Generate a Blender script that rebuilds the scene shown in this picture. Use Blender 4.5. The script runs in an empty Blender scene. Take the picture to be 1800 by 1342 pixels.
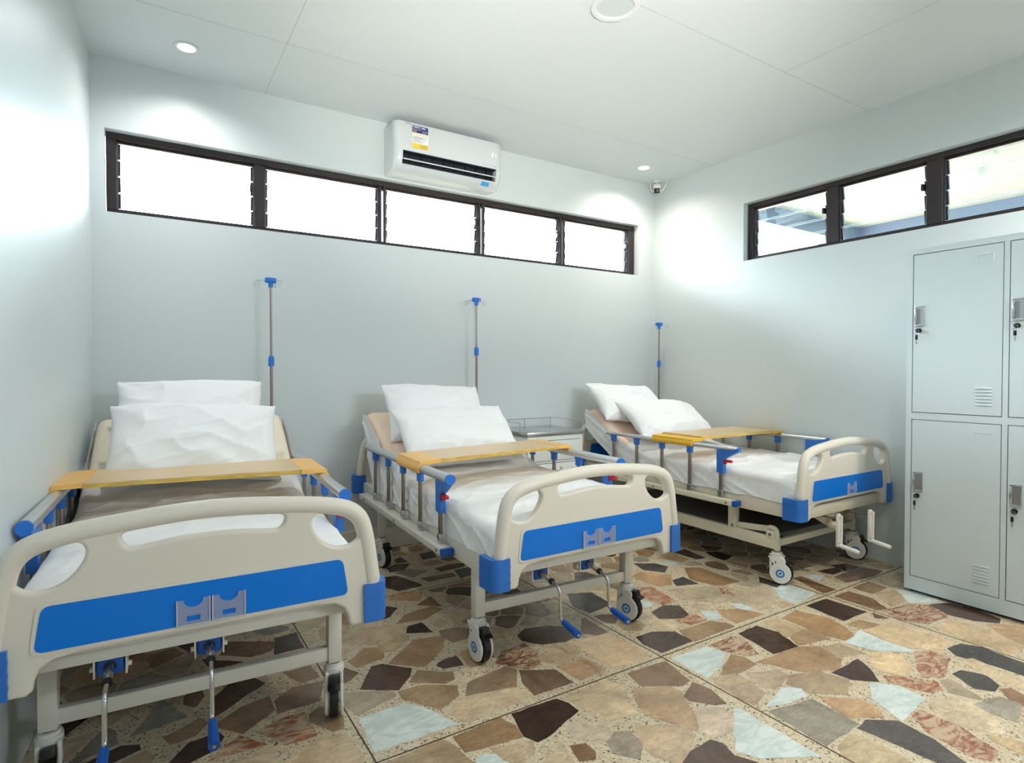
import bpy, bmesh, math, random
from mathutils import Vector, Matrix, Euler, noise

PI = math.pi
SC = bpy.context.scene
COL = SC.collection

# ------------------------------------------------------------------ camera
cam_data = bpy.data.cameras.new('camera')
cam = bpy.data.objects.new('camera', cam_data)
COL.objects.link(cam)
cam_data.sensor_fit = 'HORIZONTAL'
cam_data.sensor_width = 36.0
cam_data.lens = 1023.9 / 1800 * 36.0
cam_data.clip_start = 0.02
cam_data.clip_end = 200
cam.location = (0.2157, -3.7688, 1.1997)
cam.rotation_euler = (PI / 2 - 0.01842, 0.0, -0.56634)
SC.camera = cam

# ------------------------------------------------------------------ exposure, world
SC.view_settings.view_transform = 'Standard'
SC.view_settings.look = 'None'
SC.view_settings.gamma = 1.0
SC.view_settings.use_curve_mapping = False
SC.view_settings.exposure = -0.25
SC.cycles.max_bounces = 14
SC.cycles.diffuse_bounces = 8
SC.cycles.glossy_bounces = 4
SC.cycles.transmission_bounces = 6
SC.cycles.transparent_max_bounces = 16
SC.cycles.sample_clamp_indirect = 6.0
SC.cycles.use_denoising = True

SKY_LOW = 54.0     # bright bank of cloud at 15 to 22 degrees
SKY_HIGH = 3.0     # darker sky overhead
world = bpy.data.worlds.new('sky')
SC.world = world
world.use_nodes = True
wn, wl = world.node_tree.nodes, world.node_tree.links
wn.clear()
w_out = wn.new('ShaderNodeOutputWorld')
w_bg = wn.new('ShaderNodeBackground')
w_tc = wn.new('ShaderNodeTexCoord')
w_sep = wn.new('ShaderNodeSeparateXYZ')
w_ramp = wn.new('ShaderNodeValToRGB')
w_mr = wn.new('ShaderNodeMapRange')
wl.new(w_tc.outputs['Generated'], w_sep.inputs[0])
wl.new(w_sep.outputs['Z'], w_ramp.inputs[0])
wl.new(w_ramp.outputs[0], w_bg.inputs[0])
wl.new(w_bg.outputs[0], w_out.inputs[0])
cr = w_ramp.color_ramp
k = SKY_HIGH / SKY_LOW
STOPS = ((0.0, (.31, .35, .39)), (0.17, (.46, .52, .57)), (0.27, (.92, 1.0, 1.07)), (0.385, (.92, 1.0, 1.07)), (0.45, (k * .9, k, k * 1.08)), (1.0, (k * .75, k * .9, k * 1.1)))
cr.elements[0].position = STOPS[0][0]
cr.elements[0].color = STOPS[0][1] + (1,)
cr.elements[1].position = STOPS[-1][0]
cr.elements[1].color = STOPS[-1][1] + (1,)
for p_, c_ in STOPS[1:-1]:
    e = cr.elements.new(p_)
    e.color = c_ + (1,)
w_bg.inputs[1].default_value = SKY_LOW

sun_d = bpy.data.lights.new('sun', 'SUN')          # lights the ground outside, enters no window
sun_d.energy = 80.0
sun_d.color = (1.0, 0.97, 0.92)
sun_d.angle = 0.01
sun = bpy.data.objects.new('sun', sun_d)
COL.objects.link(sun)
sun.location = (-6, 0, 12)
sun.rotation_euler = Vector((0.5, 0.0, -0.87)).to_track_quat('-Z', 'Y').to_euler()

LAMP_W = 55.0      # each ceiling downlight
flash_d = bpy.data.lights.new('bounced_flash', 'SPOT')   # the photographer's light, bounced off the ceiling
flash_d.energy = 520.0
flash_d.color = (1.0, 0.955, 0.87)
flash_d.spot_size = math.radians(62)
flash_d.spot_blend = 1.0
flash_d.shadow_soft_size = 0.12
flash = bpy.data.objects.new('bounced_flash', flash_d)
COL.objects.link(flash)
flash.location = (0.75, -3.95, 1.55)
flash.rotation_euler = (Vector((2.0, -1.45, 2.859)) - Vector((0.75, -3.95, 1.55))).to_track_quat('-Z', 'Y').to_euler()

W = 4.138          # right wall
H = 2.859          # ceiling height
TL = 0.072         # the left wall runs off square by this angle
FRONT = -5.4       # wall behind the camera


def portal(name, loc, rot, sx, sy):
    """light portal: only guides the sampling of the sky through an opening"""
    d = bpy.data.lights.new(name, 'AREA')
    d.shape = 'RECTANGLE'
    d.size, d.size_y = sx, sy
    d.cycles.is_portal = True
    o = bpy.data.objects.new(name, d)
    COL.objects.link(o)
    o.location = loc
    o.rotation_euler = rot
    return o


portal('window_portal', (2.0, 0.16, 2.262), (-PI / 2, 0, 0), 3.9, 0.45)
portal('window_portal', (W + 0.16, -2.1, 2.262), (0, PI / 2, 0), 0.45, 2.4)
portal('window_portal', (3.1, FRONT - 0.16, 2.262), (PI / 2, 0, 0), 1.4, 0.45)  # for the added opening behind the camera


# ------------------------------------------------------------------ materials
def srgb(r, g, b):
    def f(c):
        c /= 255.0
        return c / 12.92 if c <= 0.04045 else ((c + 0.055) / 1.055) ** 2.4
    return (f(r), f(g), f(b), 1.0)


MATS = {}


def mat(name, rgb, rough=0.5, metal=0.0, bump=0.0, bscale=200.0, var=0.0, vscale=6.0, spec=0.5, coat=0.0):
    m = bpy.data.materials.new(name)
    m.use_nodes = True
    n, l = m.node_tree.nodes, m.node_tree.links
    b = n['Principled BSDF']
    c = srgb(*rgb)
    b.inputs['Base Color'].default_value = c
    b.inputs['Roughness'].default_value = rough
    b.inputs['Metallic'].default_value = metal
    b.inputs['Specular IOR Level'].default_value = spec
    b.inputs['Coat Weight'].default_value = coat
    tc = n.new('ShaderNodeTexCoord')
    if var:
        t = n.new('ShaderNodeTexNoise')
        t.inputs['Scale'].default_value = vscale
        t.inputs['Detail'].default_value = 4
        l.new(tc.outputs['Object'], t.inputs['Vector'])
        mx = n.new('ShaderNodeMix')
        mx.data_type = 'RGBA'
        l.new(t.outputs['Fac'], mx.inputs['Factor'])
        mx.inputs['A'].default_value = tuple(min(1, x * (1 + var)) for x in c[:3]) + (1,)
        mx.inputs['B'].default_value = tuple(x * (1 - var) for x in c[:3]) + (1,)
        l.new(mx.outputs['Result'], b.inputs['Base Color'])
    if bump:
        t2 = n.new('ShaderNodeTexNoise')
        t2.inputs['Scale'].default_value = bscale
        t2.inputs['Detail'].default_value = 3
        l.new(tc.outputs['Object'], t2.inputs['Vector'])
        bp = n.new('ShaderNodeBump')
        bp.inputs['Strength'].default_value = bump
        bp.inputs['Distance'].default_value = 0.002
        l.new(t2.outputs['Fac'], bp.inputs['Height'])
        l.new(bp.outputs['Normal'], b.inputs['Normal'])
    MATS[name] = m
    return m


def emit(name, rgb, s):
    m = bpy.data.materials.new(name)
    m.use_nodes = True
    n, l = m.node_tree.nodes, m.node_tree.links
    n.clear()
    o = n.new('ShaderNodeOutputMaterial')
    e_ = n.new('ShaderNodeEmission')
    e_.inputs[0].default_value = srgb(*rgb)
    e_.inputs[1].default_value = s
    l.new(e_.outputs[0], o.inputs[0])
    MATS[name] = m
    return m


def clear(name, tint, gloss=0.12, rough=0.02, body=None, body_fac=0.0):
    """thin clear sheet: mostly see-through with a fresnel shine and an optional milky body"""
    m = bpy.data.materials.new(name)
    m.use_nodes = True
    n, l = m.node_tree.nodes, m.node_tree.links
    n.clear()
    o = n.new('ShaderNodeOutputMaterial')
    tr = n.new('ShaderNodeBsdfTransparent')
    tr.inputs[0].default_value = srgb(*tint)
    gl = n.new('ShaderNodeBsdfGlossy')
    gl.inputs['Roughness'].default_value = rough
    fr = n.new('ShaderNodeFresnel')
    fr.inputs[0].default_value = 1.45
    mul = n.new('ShaderNodeMath')
    mul.operation = 'MULTIPLY'
    mul.inputs[1].default_value = gloss * 8
    mul.use_clamp = True
    l.new(fr.outputs[0], mul.inputs[0])
    base = tr
    if body:
        df = n.new('ShaderNodeBsdfDiffuse')
        df.inputs[0].default_value = srgb(*body)
        m1 = n.new('ShaderNodeMixShader')
        m1.inputs[0].default_value = body_fac
        l.new(tr.outputs[0], m1.inputs[1])
        l.new(df.outputs[0], m1.inputs[2])
        base = m1
    mx = n.new('ShaderNodeMixShader')
    l.new(mul.outputs[0], mx.inputs[0])
    l.new(base.outputs[0], mx.inputs[1])
    l.new(gl.outputs[0], mx.inputs[2])
    l.new(mx.outputs[0], o.inputs[0])
    MATS[name] = m
    return m


mat('wall_paint', (209, 217, 219), 0.42, bump=0.05, bscale=60, spec=0.35)
mat('ceiling_paint', (220, 226, 229), 0.5, spec=0.3)
mat('joint_line', (186, 190, 188), 0.8)
mat('skirting', (226, 222, 214), 0.5)
mat('window_metal', (44, 36, 38), 0.4, spec=0.4)
mat('window_track', (88, 96, 108), 0.35, metal=0.3)
clear('louvre_glass', (250, 253, 252), 0.10, 0.02)
mat('soffit_paint', (172, 170, 164), 0.6)
mat('beam_paint', (84, 98, 122), 0.6)
mat('unseen_dark_ground', (62, 74, 48), 0.95, var=0.3)  # unseen ground made dark to cut the bounce onto the patio soffit
mat('paving', (186, 178, 162), 0.9, var=0.1)
mat('ivory_plastic', (219, 213, 200), 0.34, spec=0.4)
mat('blue_panel', (0, 114, 214), 0.16, spec=0.35)
mat('blue_plastic', (38, 108, 196), 0.38)
mat('deep_blue_plastic', (8, 78, 168), 0.35)
mat('cap_blue', (34, 112, 208), 0.35)
mat('white_steel', (219, 216, 207), 0.38, spec=0.4)
mat('cream_steel', (216, 210, 190), 0.38, spec=0.4)
mat('rail_aluminium', (212, 214, 216), 0.28, metal=0.75)
mat('post_steel', (150, 138, 128), 0.3, metal=0.85)
mat('chrome', (205, 207, 210), 0.16, metal=1.0)
mat('black_rubber', (20, 20, 22), 0.5)
mat('black_plastic', (16, 16, 18), 0.35)
mat('white_plastic', (228, 227, 222), 0.35)
mat('logo_blue', (28, 120, 200), 0.4)
mat('red_plastic', (190, 24, 36), 0.35)
mat('bolt_steel', (150, 150, 150), 0.35, metal=0.9)
mat('platform_grey', (110, 106, 102), 0.6)
mat('white_linen', (238, 239, 241), 0.85, bump=0.12, bscale=900, spec=0.15)
mat('pillow_linen', (243, 244, 247), 0.85, bump=0.12, bscale=900, spec=0.15)
mat('peach_cover', (238, 213, 193), 0.6, var=0.05, vscale=5, spec=0.3)
mat('cream_cover', (232, 222, 202), 0.6, var=0.05, vscale=5, spec=0.3)
mat('honey_plastic', (240, 186, 100), 0.35)
mat('yellow_plastic', (232, 182, 40), 0.35)
mat('locker_steel', (210, 221, 226), 0.36, spec=0.45)
mat('gap_dark', (58, 62, 62), 0.7)
mat('cabinet_steel', (224, 227, 222), 0.36, spec=0.45)
mat('handle_pocket', (150, 154, 158), 0.35, metal=0.6)
mat('stainless', (190, 192, 192), 0.22, metal=0.95)
mat('unit_white', (212, 217, 220), 0.3, spec=0.45)
mat('vent_dark', (24, 30, 42), 0.5)
mat('label_navy', (38, 48, 128), 0.5)
mat('label_yellow', (240, 205, 60), 0.5)
mat('label_white', (240, 240, 238), 0.5)
mat('label_blue', (60, 160, 225), 0.5)
mat('ink_grey', (120, 124, 130), 0.6)
mat('lamp_rim', (228, 230, 232), 0.4)
mat('lens_grey', (206, 214, 214), 0.45)
emit('lamp_glow', (255, 250, 240), 14.0)
emit('display_glow', (240, 250, 255), 2.2)
clear('card_sleeve', (240, 246, 255), 0.10, 0.06, (240, 246, 255), 0.22)
clear('sleeve_edge', (240, 246, 255), 0.12, 0.06, (240, 246, 255), 0.5)
clear('glass_edge', (150, 178, 172), 0.1, 0.05, (150, 180, 172), 0.45)


def wood(name, c1, c2):
    m = bpy.data.materials.new(name)
    m.use_nodes = True
    n, l = m.node_tree.nodes, m.node_tree.links
    b = n['Principled BSDF']
    tc = n.new('ShaderNodeTexCoord')
    mp = n.new('ShaderNodeMapping')
    mp.inputs['Scale'].default_value = (1.2, 42, 30)
    t = n.new('ShaderNodeTexNoise')
    t.inputs['Scale'].default_value = 3.0
    t.inputs['Detail'].default_value = 6
    rp = n.new('ShaderNodeValToRGB')
    rp.color_ramp.elements[0].position = 0.35
    rp.color_ramp.elements[0].color = srgb(*c1)
    rp.color_ramp.elements[1].position = 0.68
    rp.color_ramp.elements[1].color = srgb(*c2)
    l.new(tc.outputs['Object'], mp.inputs[0])
    l.new(mp.outputs[0], t.inputs['Vector'])
    l.new(t.outputs['Fac'], rp.inputs[0])
    l.new(rp.outputs[0], b.inputs['Base Color'])
    b.inputs['Roughness'].default_value = 0.3
    MATS[name] = m
    return m


wood('tray_laminate', (205, 172, 122), (228, 202, 158))
wood('tray_edge', (196, 158, 66), (226, 190, 96))


def floor_materials():
    # cream terrazzo matrix with small dark chips
    m = bpy.data.materials.new('terrazzo_matrix')
    m.use_nodes = True
    n, l = m.node_tree.nodes, m.node_tree.links
    b = n['Principled BSDF']
    tc = n.new('ShaderNodeTexCoord')
    v = n.new('ShaderNodeTexVoronoi')
    v.inputs['Scale'].default_value = 170
    v.inputs['Randomness'].default_value = 1
    l.new(tc.outputs['Object'], v.inputs['Vector'])
    sp = n.new('ShaderNodeSeparateColor')
    l.new(v.outputs['Color'], sp.inputs[0])
    rp = n.new('ShaderNodeValToRGB')
    rp.color_ramp.interpolation = 'CONSTANT'
    els = rp.color_ramp.elements
    els[0].position = 0
    els[0].color = srgb(222, 208, 180)
    els[1].position = 0.45
    els[1].color = srgb(206, 189, 158)
    for p_, c_ in ((0.72, (228, 219, 200)), (0.86, (188, 164, 132)), (0.93, (112, 92, 74))):
        e_ = els.new(p_)
        e_.color = srgb(*c_)
    l.new(sp.outputs[0], rp.inputs[0])
    l.new(rp.outputs[0], b.inputs['Base Color'])
    b.inputs['Roughness'].default_value = 0.3
    MATS['terrazzo_matrix'] = m
    # stone slabs: each slab's own colour comes with the mesh, clouded and streaked by noise
    for nm in ('stone_slab', 'veined_slab', 'marble_slab'):
        m = bpy.data.materials.new(nm)
        m.use_nodes = True
        n, l = m.node_tree.nodes, m.node_tree.links
        b = n['Principled BSDF']
        at = n.new('ShaderNodeAttribute')
        at.attribute_name = 'slab'
        tc = n.new('ShaderNodeTexCoord')
        mp = n.new('ShaderNodeMapping')
        mp.inputs['Rotation'].default_value = (0, 0, 0.6)
        mp.inputs['Scale'].default_value = (1, 2.4, 1)
        l.new(tc.outputs['Object'], mp.inputs['Vector'])

        def noise_ramp(scale, detail, dist, lo, hi, c0, c1, src):
            t = n.new('ShaderNodeTexNoise')
            t.inputs['Scale'].default_value = scale
            t.inputs['Detail'].default_value = detail
            t.inputs['Roughness'].default_value = 0.7
            t.inputs['Distortion'].default_value = dist
            l.new(src, t.inputs['Vector'])
            rp = n.new('ShaderNodeValToRGB')
            rp.color_ramp.elements[0].position = lo
            rp.color_ramp.elements[0].color = c0 + (1,)
            rp.color_ramp.elements[1].position = hi
            rp.color_ramp.elements[1].color = c1 + (1,)
            l.new(t.outputs[0], rp.inputs['Fac'])
            return rp.outputs['Color']

        def mix(mode, fac, a_, b_):
            mx = n.new('ShaderNodeMix')
            mx.data_type = 'RGBA'
            mx.blend_type = mode
            for key, v in (('Factor', fac), ('A', a_), ('B', b_)):
                sock = [q for q in mx.inputs if q.name == key and (q.type == ('VALUE' if key == 'Factor' else 'RGBA'))][0]
                if isinstance(v, (float, tuple)):
                    sock.default_value = v
                else:
                    l.new(v, sock)
            return [q for q in mx.outputs if q.type == 'RGBA'][0]
        cloud = noise_ramp(4.5, 5, .6, .34, .66, (.72, .70, .68), (1.22, 1.20, 1.16), tc.outputs['Object'])
        streak = noise_ramp(13, 9, 1.6, .36, .64, (.80, .78, .76), (1.14, 1.14, 1.14), mp.outputs['Vector'])
        grain = noise_ramp(120, 3, 0, .3, .7, (.90, .90, .90), (1.08, 1.08, 1.08), tc.outputs['Object'])
        soft = 0.22 if nm == 'marble_slab' else 1.0
        col = mix('MULTIPLY', soft, at.outputs['Color'], cloud)
        col = mix('MULTIPLY', soft, col, streak)
        col = mix('MULTIPLY', soft, col, grain)
        if nm == 'marble_slab':
            vein = noise_ramp(5, 7, 2.6, .485, .515, (0, 0, 0), (.35, .35, .35), mp.outputs['Vector'])
            col = mix('MIX', vein, col, srgb(168, 196, 190))
        if nm == 'veined_slab':
            vein = noise_ramp(9, 9, 2.2, .46, .56, (0, 0, 0), (1, 1, 1), mp.outputs['Vector'])
            col = mix('MIX', vein, col, srgb(206, 182, 154))
        l.new(col, b.inputs['Base Color'])
        b.inputs['Roughness'].default_value = 0.22
        MATS[nm] = m
    mat('divider_strip', (84, 66, 48), 0.4)


floor_materials()


# ------------------------------------------------------------------ mesh helpers
class MB:
    """collects shapes with material slots and links them as ONE mesh object"""

    def __init__(self):
        self.bm = bmesh.new()
        self.slots = []

    def slot(self, name):
        if name not in self.slots:
            self.slots.append(name)
        return self.slots.index(name)

    def _paint(self, faces, m):
        i = self.slot(m)
        for f in faces:
            f.material_index = i

    def box(self, c, s, m, rot=None, bev=0.0, seg=2):
        mx = Matrix.Translation(c)
        if rot is not None:
            mx = mx @ Euler(rot).to_matrix().to_4x4()
        t = bmesh.new()
        bmesh.ops.create_cube(t, size=1.0, matrix=Matrix.Diagonal((s[0], s[1], s[2], 1)))
        if bev:
            bmesh.ops.bevel(t, geom=t.edges[:], offset=bev, segments=seg, affect='EDGES', profile=0.5)
        self._merge(t, mx, m)
        return self

    def _merge(self, t, mx, m):
        i = self.slot(m)
        vm = {}
        for v in t.verts:
            vm[v] = self.bm.verts.new(mx @ v.co)
        for f in t.faces:
            try:
                nf = self.bm.faces.new([vm[v] for v in f.verts])
                nf.material_index = i
            except ValueError:
                pass
        t.free()

    def cyl(self, p0, p1, r, m, seg=16, r2=None, cap=True):
        p0, p1 = Vector(p0), Vector(p1)
        d = p1 - p0
        t = bmesh.new()
        bmesh.ops.create_cone(t, cap_ends=cap, segments=seg, radius1=r, radius2=r if r2 is None else r2, depth=d.length)
        q = Vector((0, 0, 1)).rotation_difference(d.normalized())
        self._merge(t, Matrix.Translation((p0 + p1) / 2) @ q.to_matrix().to_4x4(), m)
        return self

    def ball(self, c, r, m, s=(1, 1, 1), u=16, v=10):
        t = bmesh.new()
        bmesh.ops.create_uvsphere(t, u_segments=u, v_segments=v, radius=r)
        self._merge(t, Matrix.Translation(c) @ Matrix.Diagonal((s[0], s[1], s[2], 1)), m)
        return self

    def tube(self, pts, r, m, seg=10, cap=True, closed=False):
        pts = [Vector(p) for p in pts]
        n = len(pts)
        rings = []
        ref = None
        for i, p in enumerate(pts):
            if closed:
                d = (pts[(i + 1) % n] - pts[i - 1]).normalized()
            else:
                d = (pts[min(i + 1, n - 1)] - pts[max(i - 1, 0)]).normalized()
            if ref is None:
                ref = Vector((0, 0, 1)) if abs(d.z) < 0.9 else Vector((1, 0, 0))
            a = (ref - d * ref.dot(d)).normalized()
            b = d.cross(a)
            ref = a
            rr = r[i] if isinstance(r, (list, tuple)) else r
            rings.append([self.bm.verts.new(p + (a * math.cos(2 * PI * j / seg) + b * math.sin(2 * PI * j / seg)) * rr) for j in range(seg)])
        fs = []
        for i in range(n if closed else n - 1):
            A, B = rings[i], rings[(i + 1) % n]
            for j in range(seg):
                fs.append(self.bm.faces.new((A[j], A[(j + 1) % seg], B[(j + 1) % seg], B[j])))
        if cap and not closed:
            fs.append(self.bm.faces.new(rings[0][::-1]))
            fs.append(self.bm.faces.new(rings[-1]))
        self._paint(fs, m)
        return self

    def prism(self, poly, mx, depth, m):
        """2D polygon extruded along +z of the matrix mx, centred"""
        lo = [self.bm.verts.new(mx @ Vector((x, y, -depth / 2))) for x, y in poly]
        hi = [self.bm.verts.new(mx @ Vector((x, y, depth / 2))) for x, y in poly]
        fs = [self.bm.faces.new(lo[::-1]), self.bm.faces.new(hi)]
        k_ = len(poly)
        for i in range(k_):
            fs.append(self.bm.faces.new((lo[i], lo[(i + 1) % k_], hi[(i + 1) % k_], hi[i])))
        self._paint(fs, m)
        return self

    def grid(self, f, nu, nv, m, keep=None):
        V = [[self.bm.verts.new(f(i / nu, j / nv)) for j in range(nv + 1)] for i in range(nu + 1)]
        fs = []
        for i in range(nu):
            for j in range(nv):
                if keep is None or keep((i + .5) / nu, (j + .5) / nv):
                    fs.append(self.bm.faces.new((V[i][j], V[i + 1][j], V[i + 1][j + 1], V[i][j + 1])))
        self._paint(fs, m)
        loose = [v for row in V for v in row if not v.link_faces]
        for v in loose:
            self.bm.verts.remove(v)
        return self

    def mesh(self, src, mx, m):
        """take in another mesh datablock"""
        t = bmesh.new()
        t.from_mesh(src)
        self._merge(t, mx, m)
        return self

    def build(self, name, parent=None, smooth=40, loc=None, rot=None):
        bmesh.ops.recalc_face_normals(self.bm, faces=self.bm.faces[:])
        me = bpy.data.meshes.new(name)
        self.bm.to_mesh(me)
        self.bm.free()
        for s in self.slots:
            me.materials.append(MATS[s])
        if smooth:
            me.shade_smooth()
            me.set_sharp_from_angle(angle=math.radians(smooth))
        o = bpy.data.objects.new(name, me)
        COL.objects.link(o)
        if parent is not None:
            o.parent = parent
        if loc is not None:
            o.location = loc
        if rot is not None:
            o.rotation_euler = rot
        return o


def thing(name, label, cat, loc=(0, 0, 0), rz=0.0, group=None):
    o = bpy.data.objects.new(name, None)
    COL.objects.link(o)
    o.empty_display_size = 0.1
    o.location = loc
    o.rotation_euler = (0, 0, rz)
    return tag(o, label, cat, group)


def tag(o, label, cat, group=None):
    o['label'] = label
    o['category'] = cat
    if group:
        o['group'] = group
    return o


def struct(o):
    o['kind'] = 'structure'
    return o


def filled(loops, extrude, bevel, res=3):
    """flat outline with holes, given a rounded thickness; returns a mesh lying in local XY"""
    cu = bpy.data.curves.new('outline', 'CURVE')
    cu.dimensions = '2D'
    cu.fill_mode = 'BOTH'
    cu.extrude = extrude
    cu.bevel_depth = bevel
    cu.bevel_resolution = res
    for lp in loops:
        s = cu.splines.new('POLY')
        s.points.add(len(lp) - 1)
        for p_, (x, y) in zip(s.points, lp):
            p_.co = (x, y, 0, 1)
        s.use_cyclic_u = True
    o = bpy.data.objects.new('outline', cu)
    COL.objects.link(o)
    dg = bpy.context.evaluated_depsgraph_get()
    dg.update()
    me = bpy.data.meshes.new_from_object(o.evaluated_get(dg))
    bpy.data.objects.remove(o)
    bpy.data.curves.remove(cu)
    return me


def text_mesh(body, size, bold=0.0):
    cu = bpy.data.curves.new('lettering', 'FONT')
    cu.body = body
    cu.size = size
    cu.offset = bold
    cu.extrude = 0.0002
    o = bpy.data.objects.new('lettering', cu)
    COL.objects.link(o)
    dg = bpy.context.evaluated_depsgraph_get()
    dg.update()
    me = bpy.data.meshes.new_from_object(o.evaluated_get(dg))
    bpy.data.objects.remove(o)
    bpy.data.curves.remove(cu)
    return me


def smooth_loop(pts, n=6, closed=True):
    """Catmull-Rom through the points"""
    out = []
    N = len(pts)
    rng = range(N) if closed else range(N - 1)
    for i in rng:
        if closed:
            p0, p1, p2, p3 = pts[i - 1], pts[i], pts[(i + 1) % N], pts[(i + 2) % N]
        else:
            p0, p1, p2, p3 = pts[max(i - 1, 0)], pts[i], pts[i + 1], pts[min(i + 2, N - 1)]
        for j in range(n):
            t = j / n
            out.append(tuple(0.5 * (2 * b + (c - a) * t + (2 * a - 5 * b + 4 * c - d) * t * t + (3 * b - a - 3 * c + d) * t ** 3)
                             for a, b, c, d in zip(p0, p1, p2, p3)))
    if not closed:
        out.append(tuple(pts[-1]))
    return out


def rrect(w, h, r, n=5, cx=0, cy=0):
    pts = []
    for sx, sy, a0 in ((1, 1, 0), (-1, 1, 90), (-1, -1, 180), (1, -1, 270)):
        for i in range(n + 1):
            a = math.radians(a0 + 90 * i / n)
            pts.append((cx + sx * (w / 2 - r) + r * math.cos(a), cy + sy * (h / 2 - r) + r * math.sin(a)))
    return pts


# ================================================================== the room
TT = math.tan(TL)


def wall_left():
    b = MB()
    x0, x1 = 0.15 * TT, FRONT * TT
    t = 0.16
    vs = [(x0, 0.15), (x1, FRONT), (x1 - t, FRONT), (x0 - t, 0.15)]
    b.prism(vs, Matrix.Translation((0, 0, H / 2)), H, 'wall_paint')
    return struct(b.build('wall_left', smooth=0))


WZ0, WZ1 = 2.045, 2.486          # both strip windows
BX0, BX1 = 0.062, 3.94           # back window opening
RY0, RY1 = -0.922, -3.36         # right window opening


def slab(b, x0, x1, y0, y1, z0, z1, m):
    b.box(((x0 + x1) / 2, (y0 + y1) / 2, (z0 + z1) / 2), (x1 - x0, y1 - y0, z1 - z0), m)


def walls():
    wall_left()
    b = MB()
    xa, xb = -0.1, W + 0.15
    slab(b, xa, xb, 0, 0.15, 0, WZ0, 'wall_paint')
    slab(b, xa, xb, 0, 0.15, WZ1, H, 'wall_paint')
    slab(b, xa, BX0, 0, 0.15, WZ0, WZ1, 'wall_paint')
    slab(b, BX1, xb, 0, 0.15, WZ0, WZ1, 'wall_paint')
    struct(b.build('wall_back', smooth=0))
    b = MB()
    xa, xb = W, W + 0.15
    slab(b, xa, xb, FRONT, 0, 0, WZ0, 'wall_paint')
    slab(b, xa, xb, FRONT, 0, WZ1, H, 'wall_paint')
    slab(b, xa, xb, RY0, 0, WZ0, WZ1, 'wall_paint')
    slab(b, xa, xb, FRONT, RY1, WZ0, WZ1, 'wall_paint')
    struct(b.build('wall_right', smooth=0))
    # wall behind the camera, with a strip opening added for fill light
    b = MB()
    xa, xb = -0.6, W + 0.15
    d0, d1 = 2.4, 3.8
    slab(b, xa, xb, FRONT - 0.15, FRONT, 0, WZ0, 'wall_paint')
    slab(b, xa, xb, FRONT - 0.15, FRONT, WZ1, H, 'wall_paint')
    slab(b, xa, d0, FRONT - 0.15, FRONT, WZ0, WZ1, 'wall_paint')
    slab(b, d1, xb, FRONT - 0.15, FRONT, WZ0, WZ1, 'wall_paint')
    struct(b.build('wall_front', smooth=0))
    # ceiling boards with fine joints
    b = MB()
    slab(b, -0.7, W + 0.15, FRONT - 0.15, 0.15, H, H + 0.1, 'ceiling_paint')
    for x, ya in ((0.855, 0), (3.25, -1.825)):
        slab(b, x - 0.0013, x + 0.0013, FRONT, ya, H - 0.0006, H, 'joint_line')
    for y in (-0.64, -1.825, -3.05, -4.27):
        slab(b, y * TT, W, y - 0.0013, y + 0.0013, H - 0.0006, H, 'joint_line')
    struct(b.build('ceiling', smooth=0))
    b = MB()
    slab(b, 0.02, W - 0.002, -0.014, 0, 0, 0.13, 'skirting')
    slab(b, 0.02, W - 0.002, -0.018, 0, 0.13, 0.15, 'skirting')
    struct(b.build('baseboard_back', smooth=0))


walls()


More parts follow.
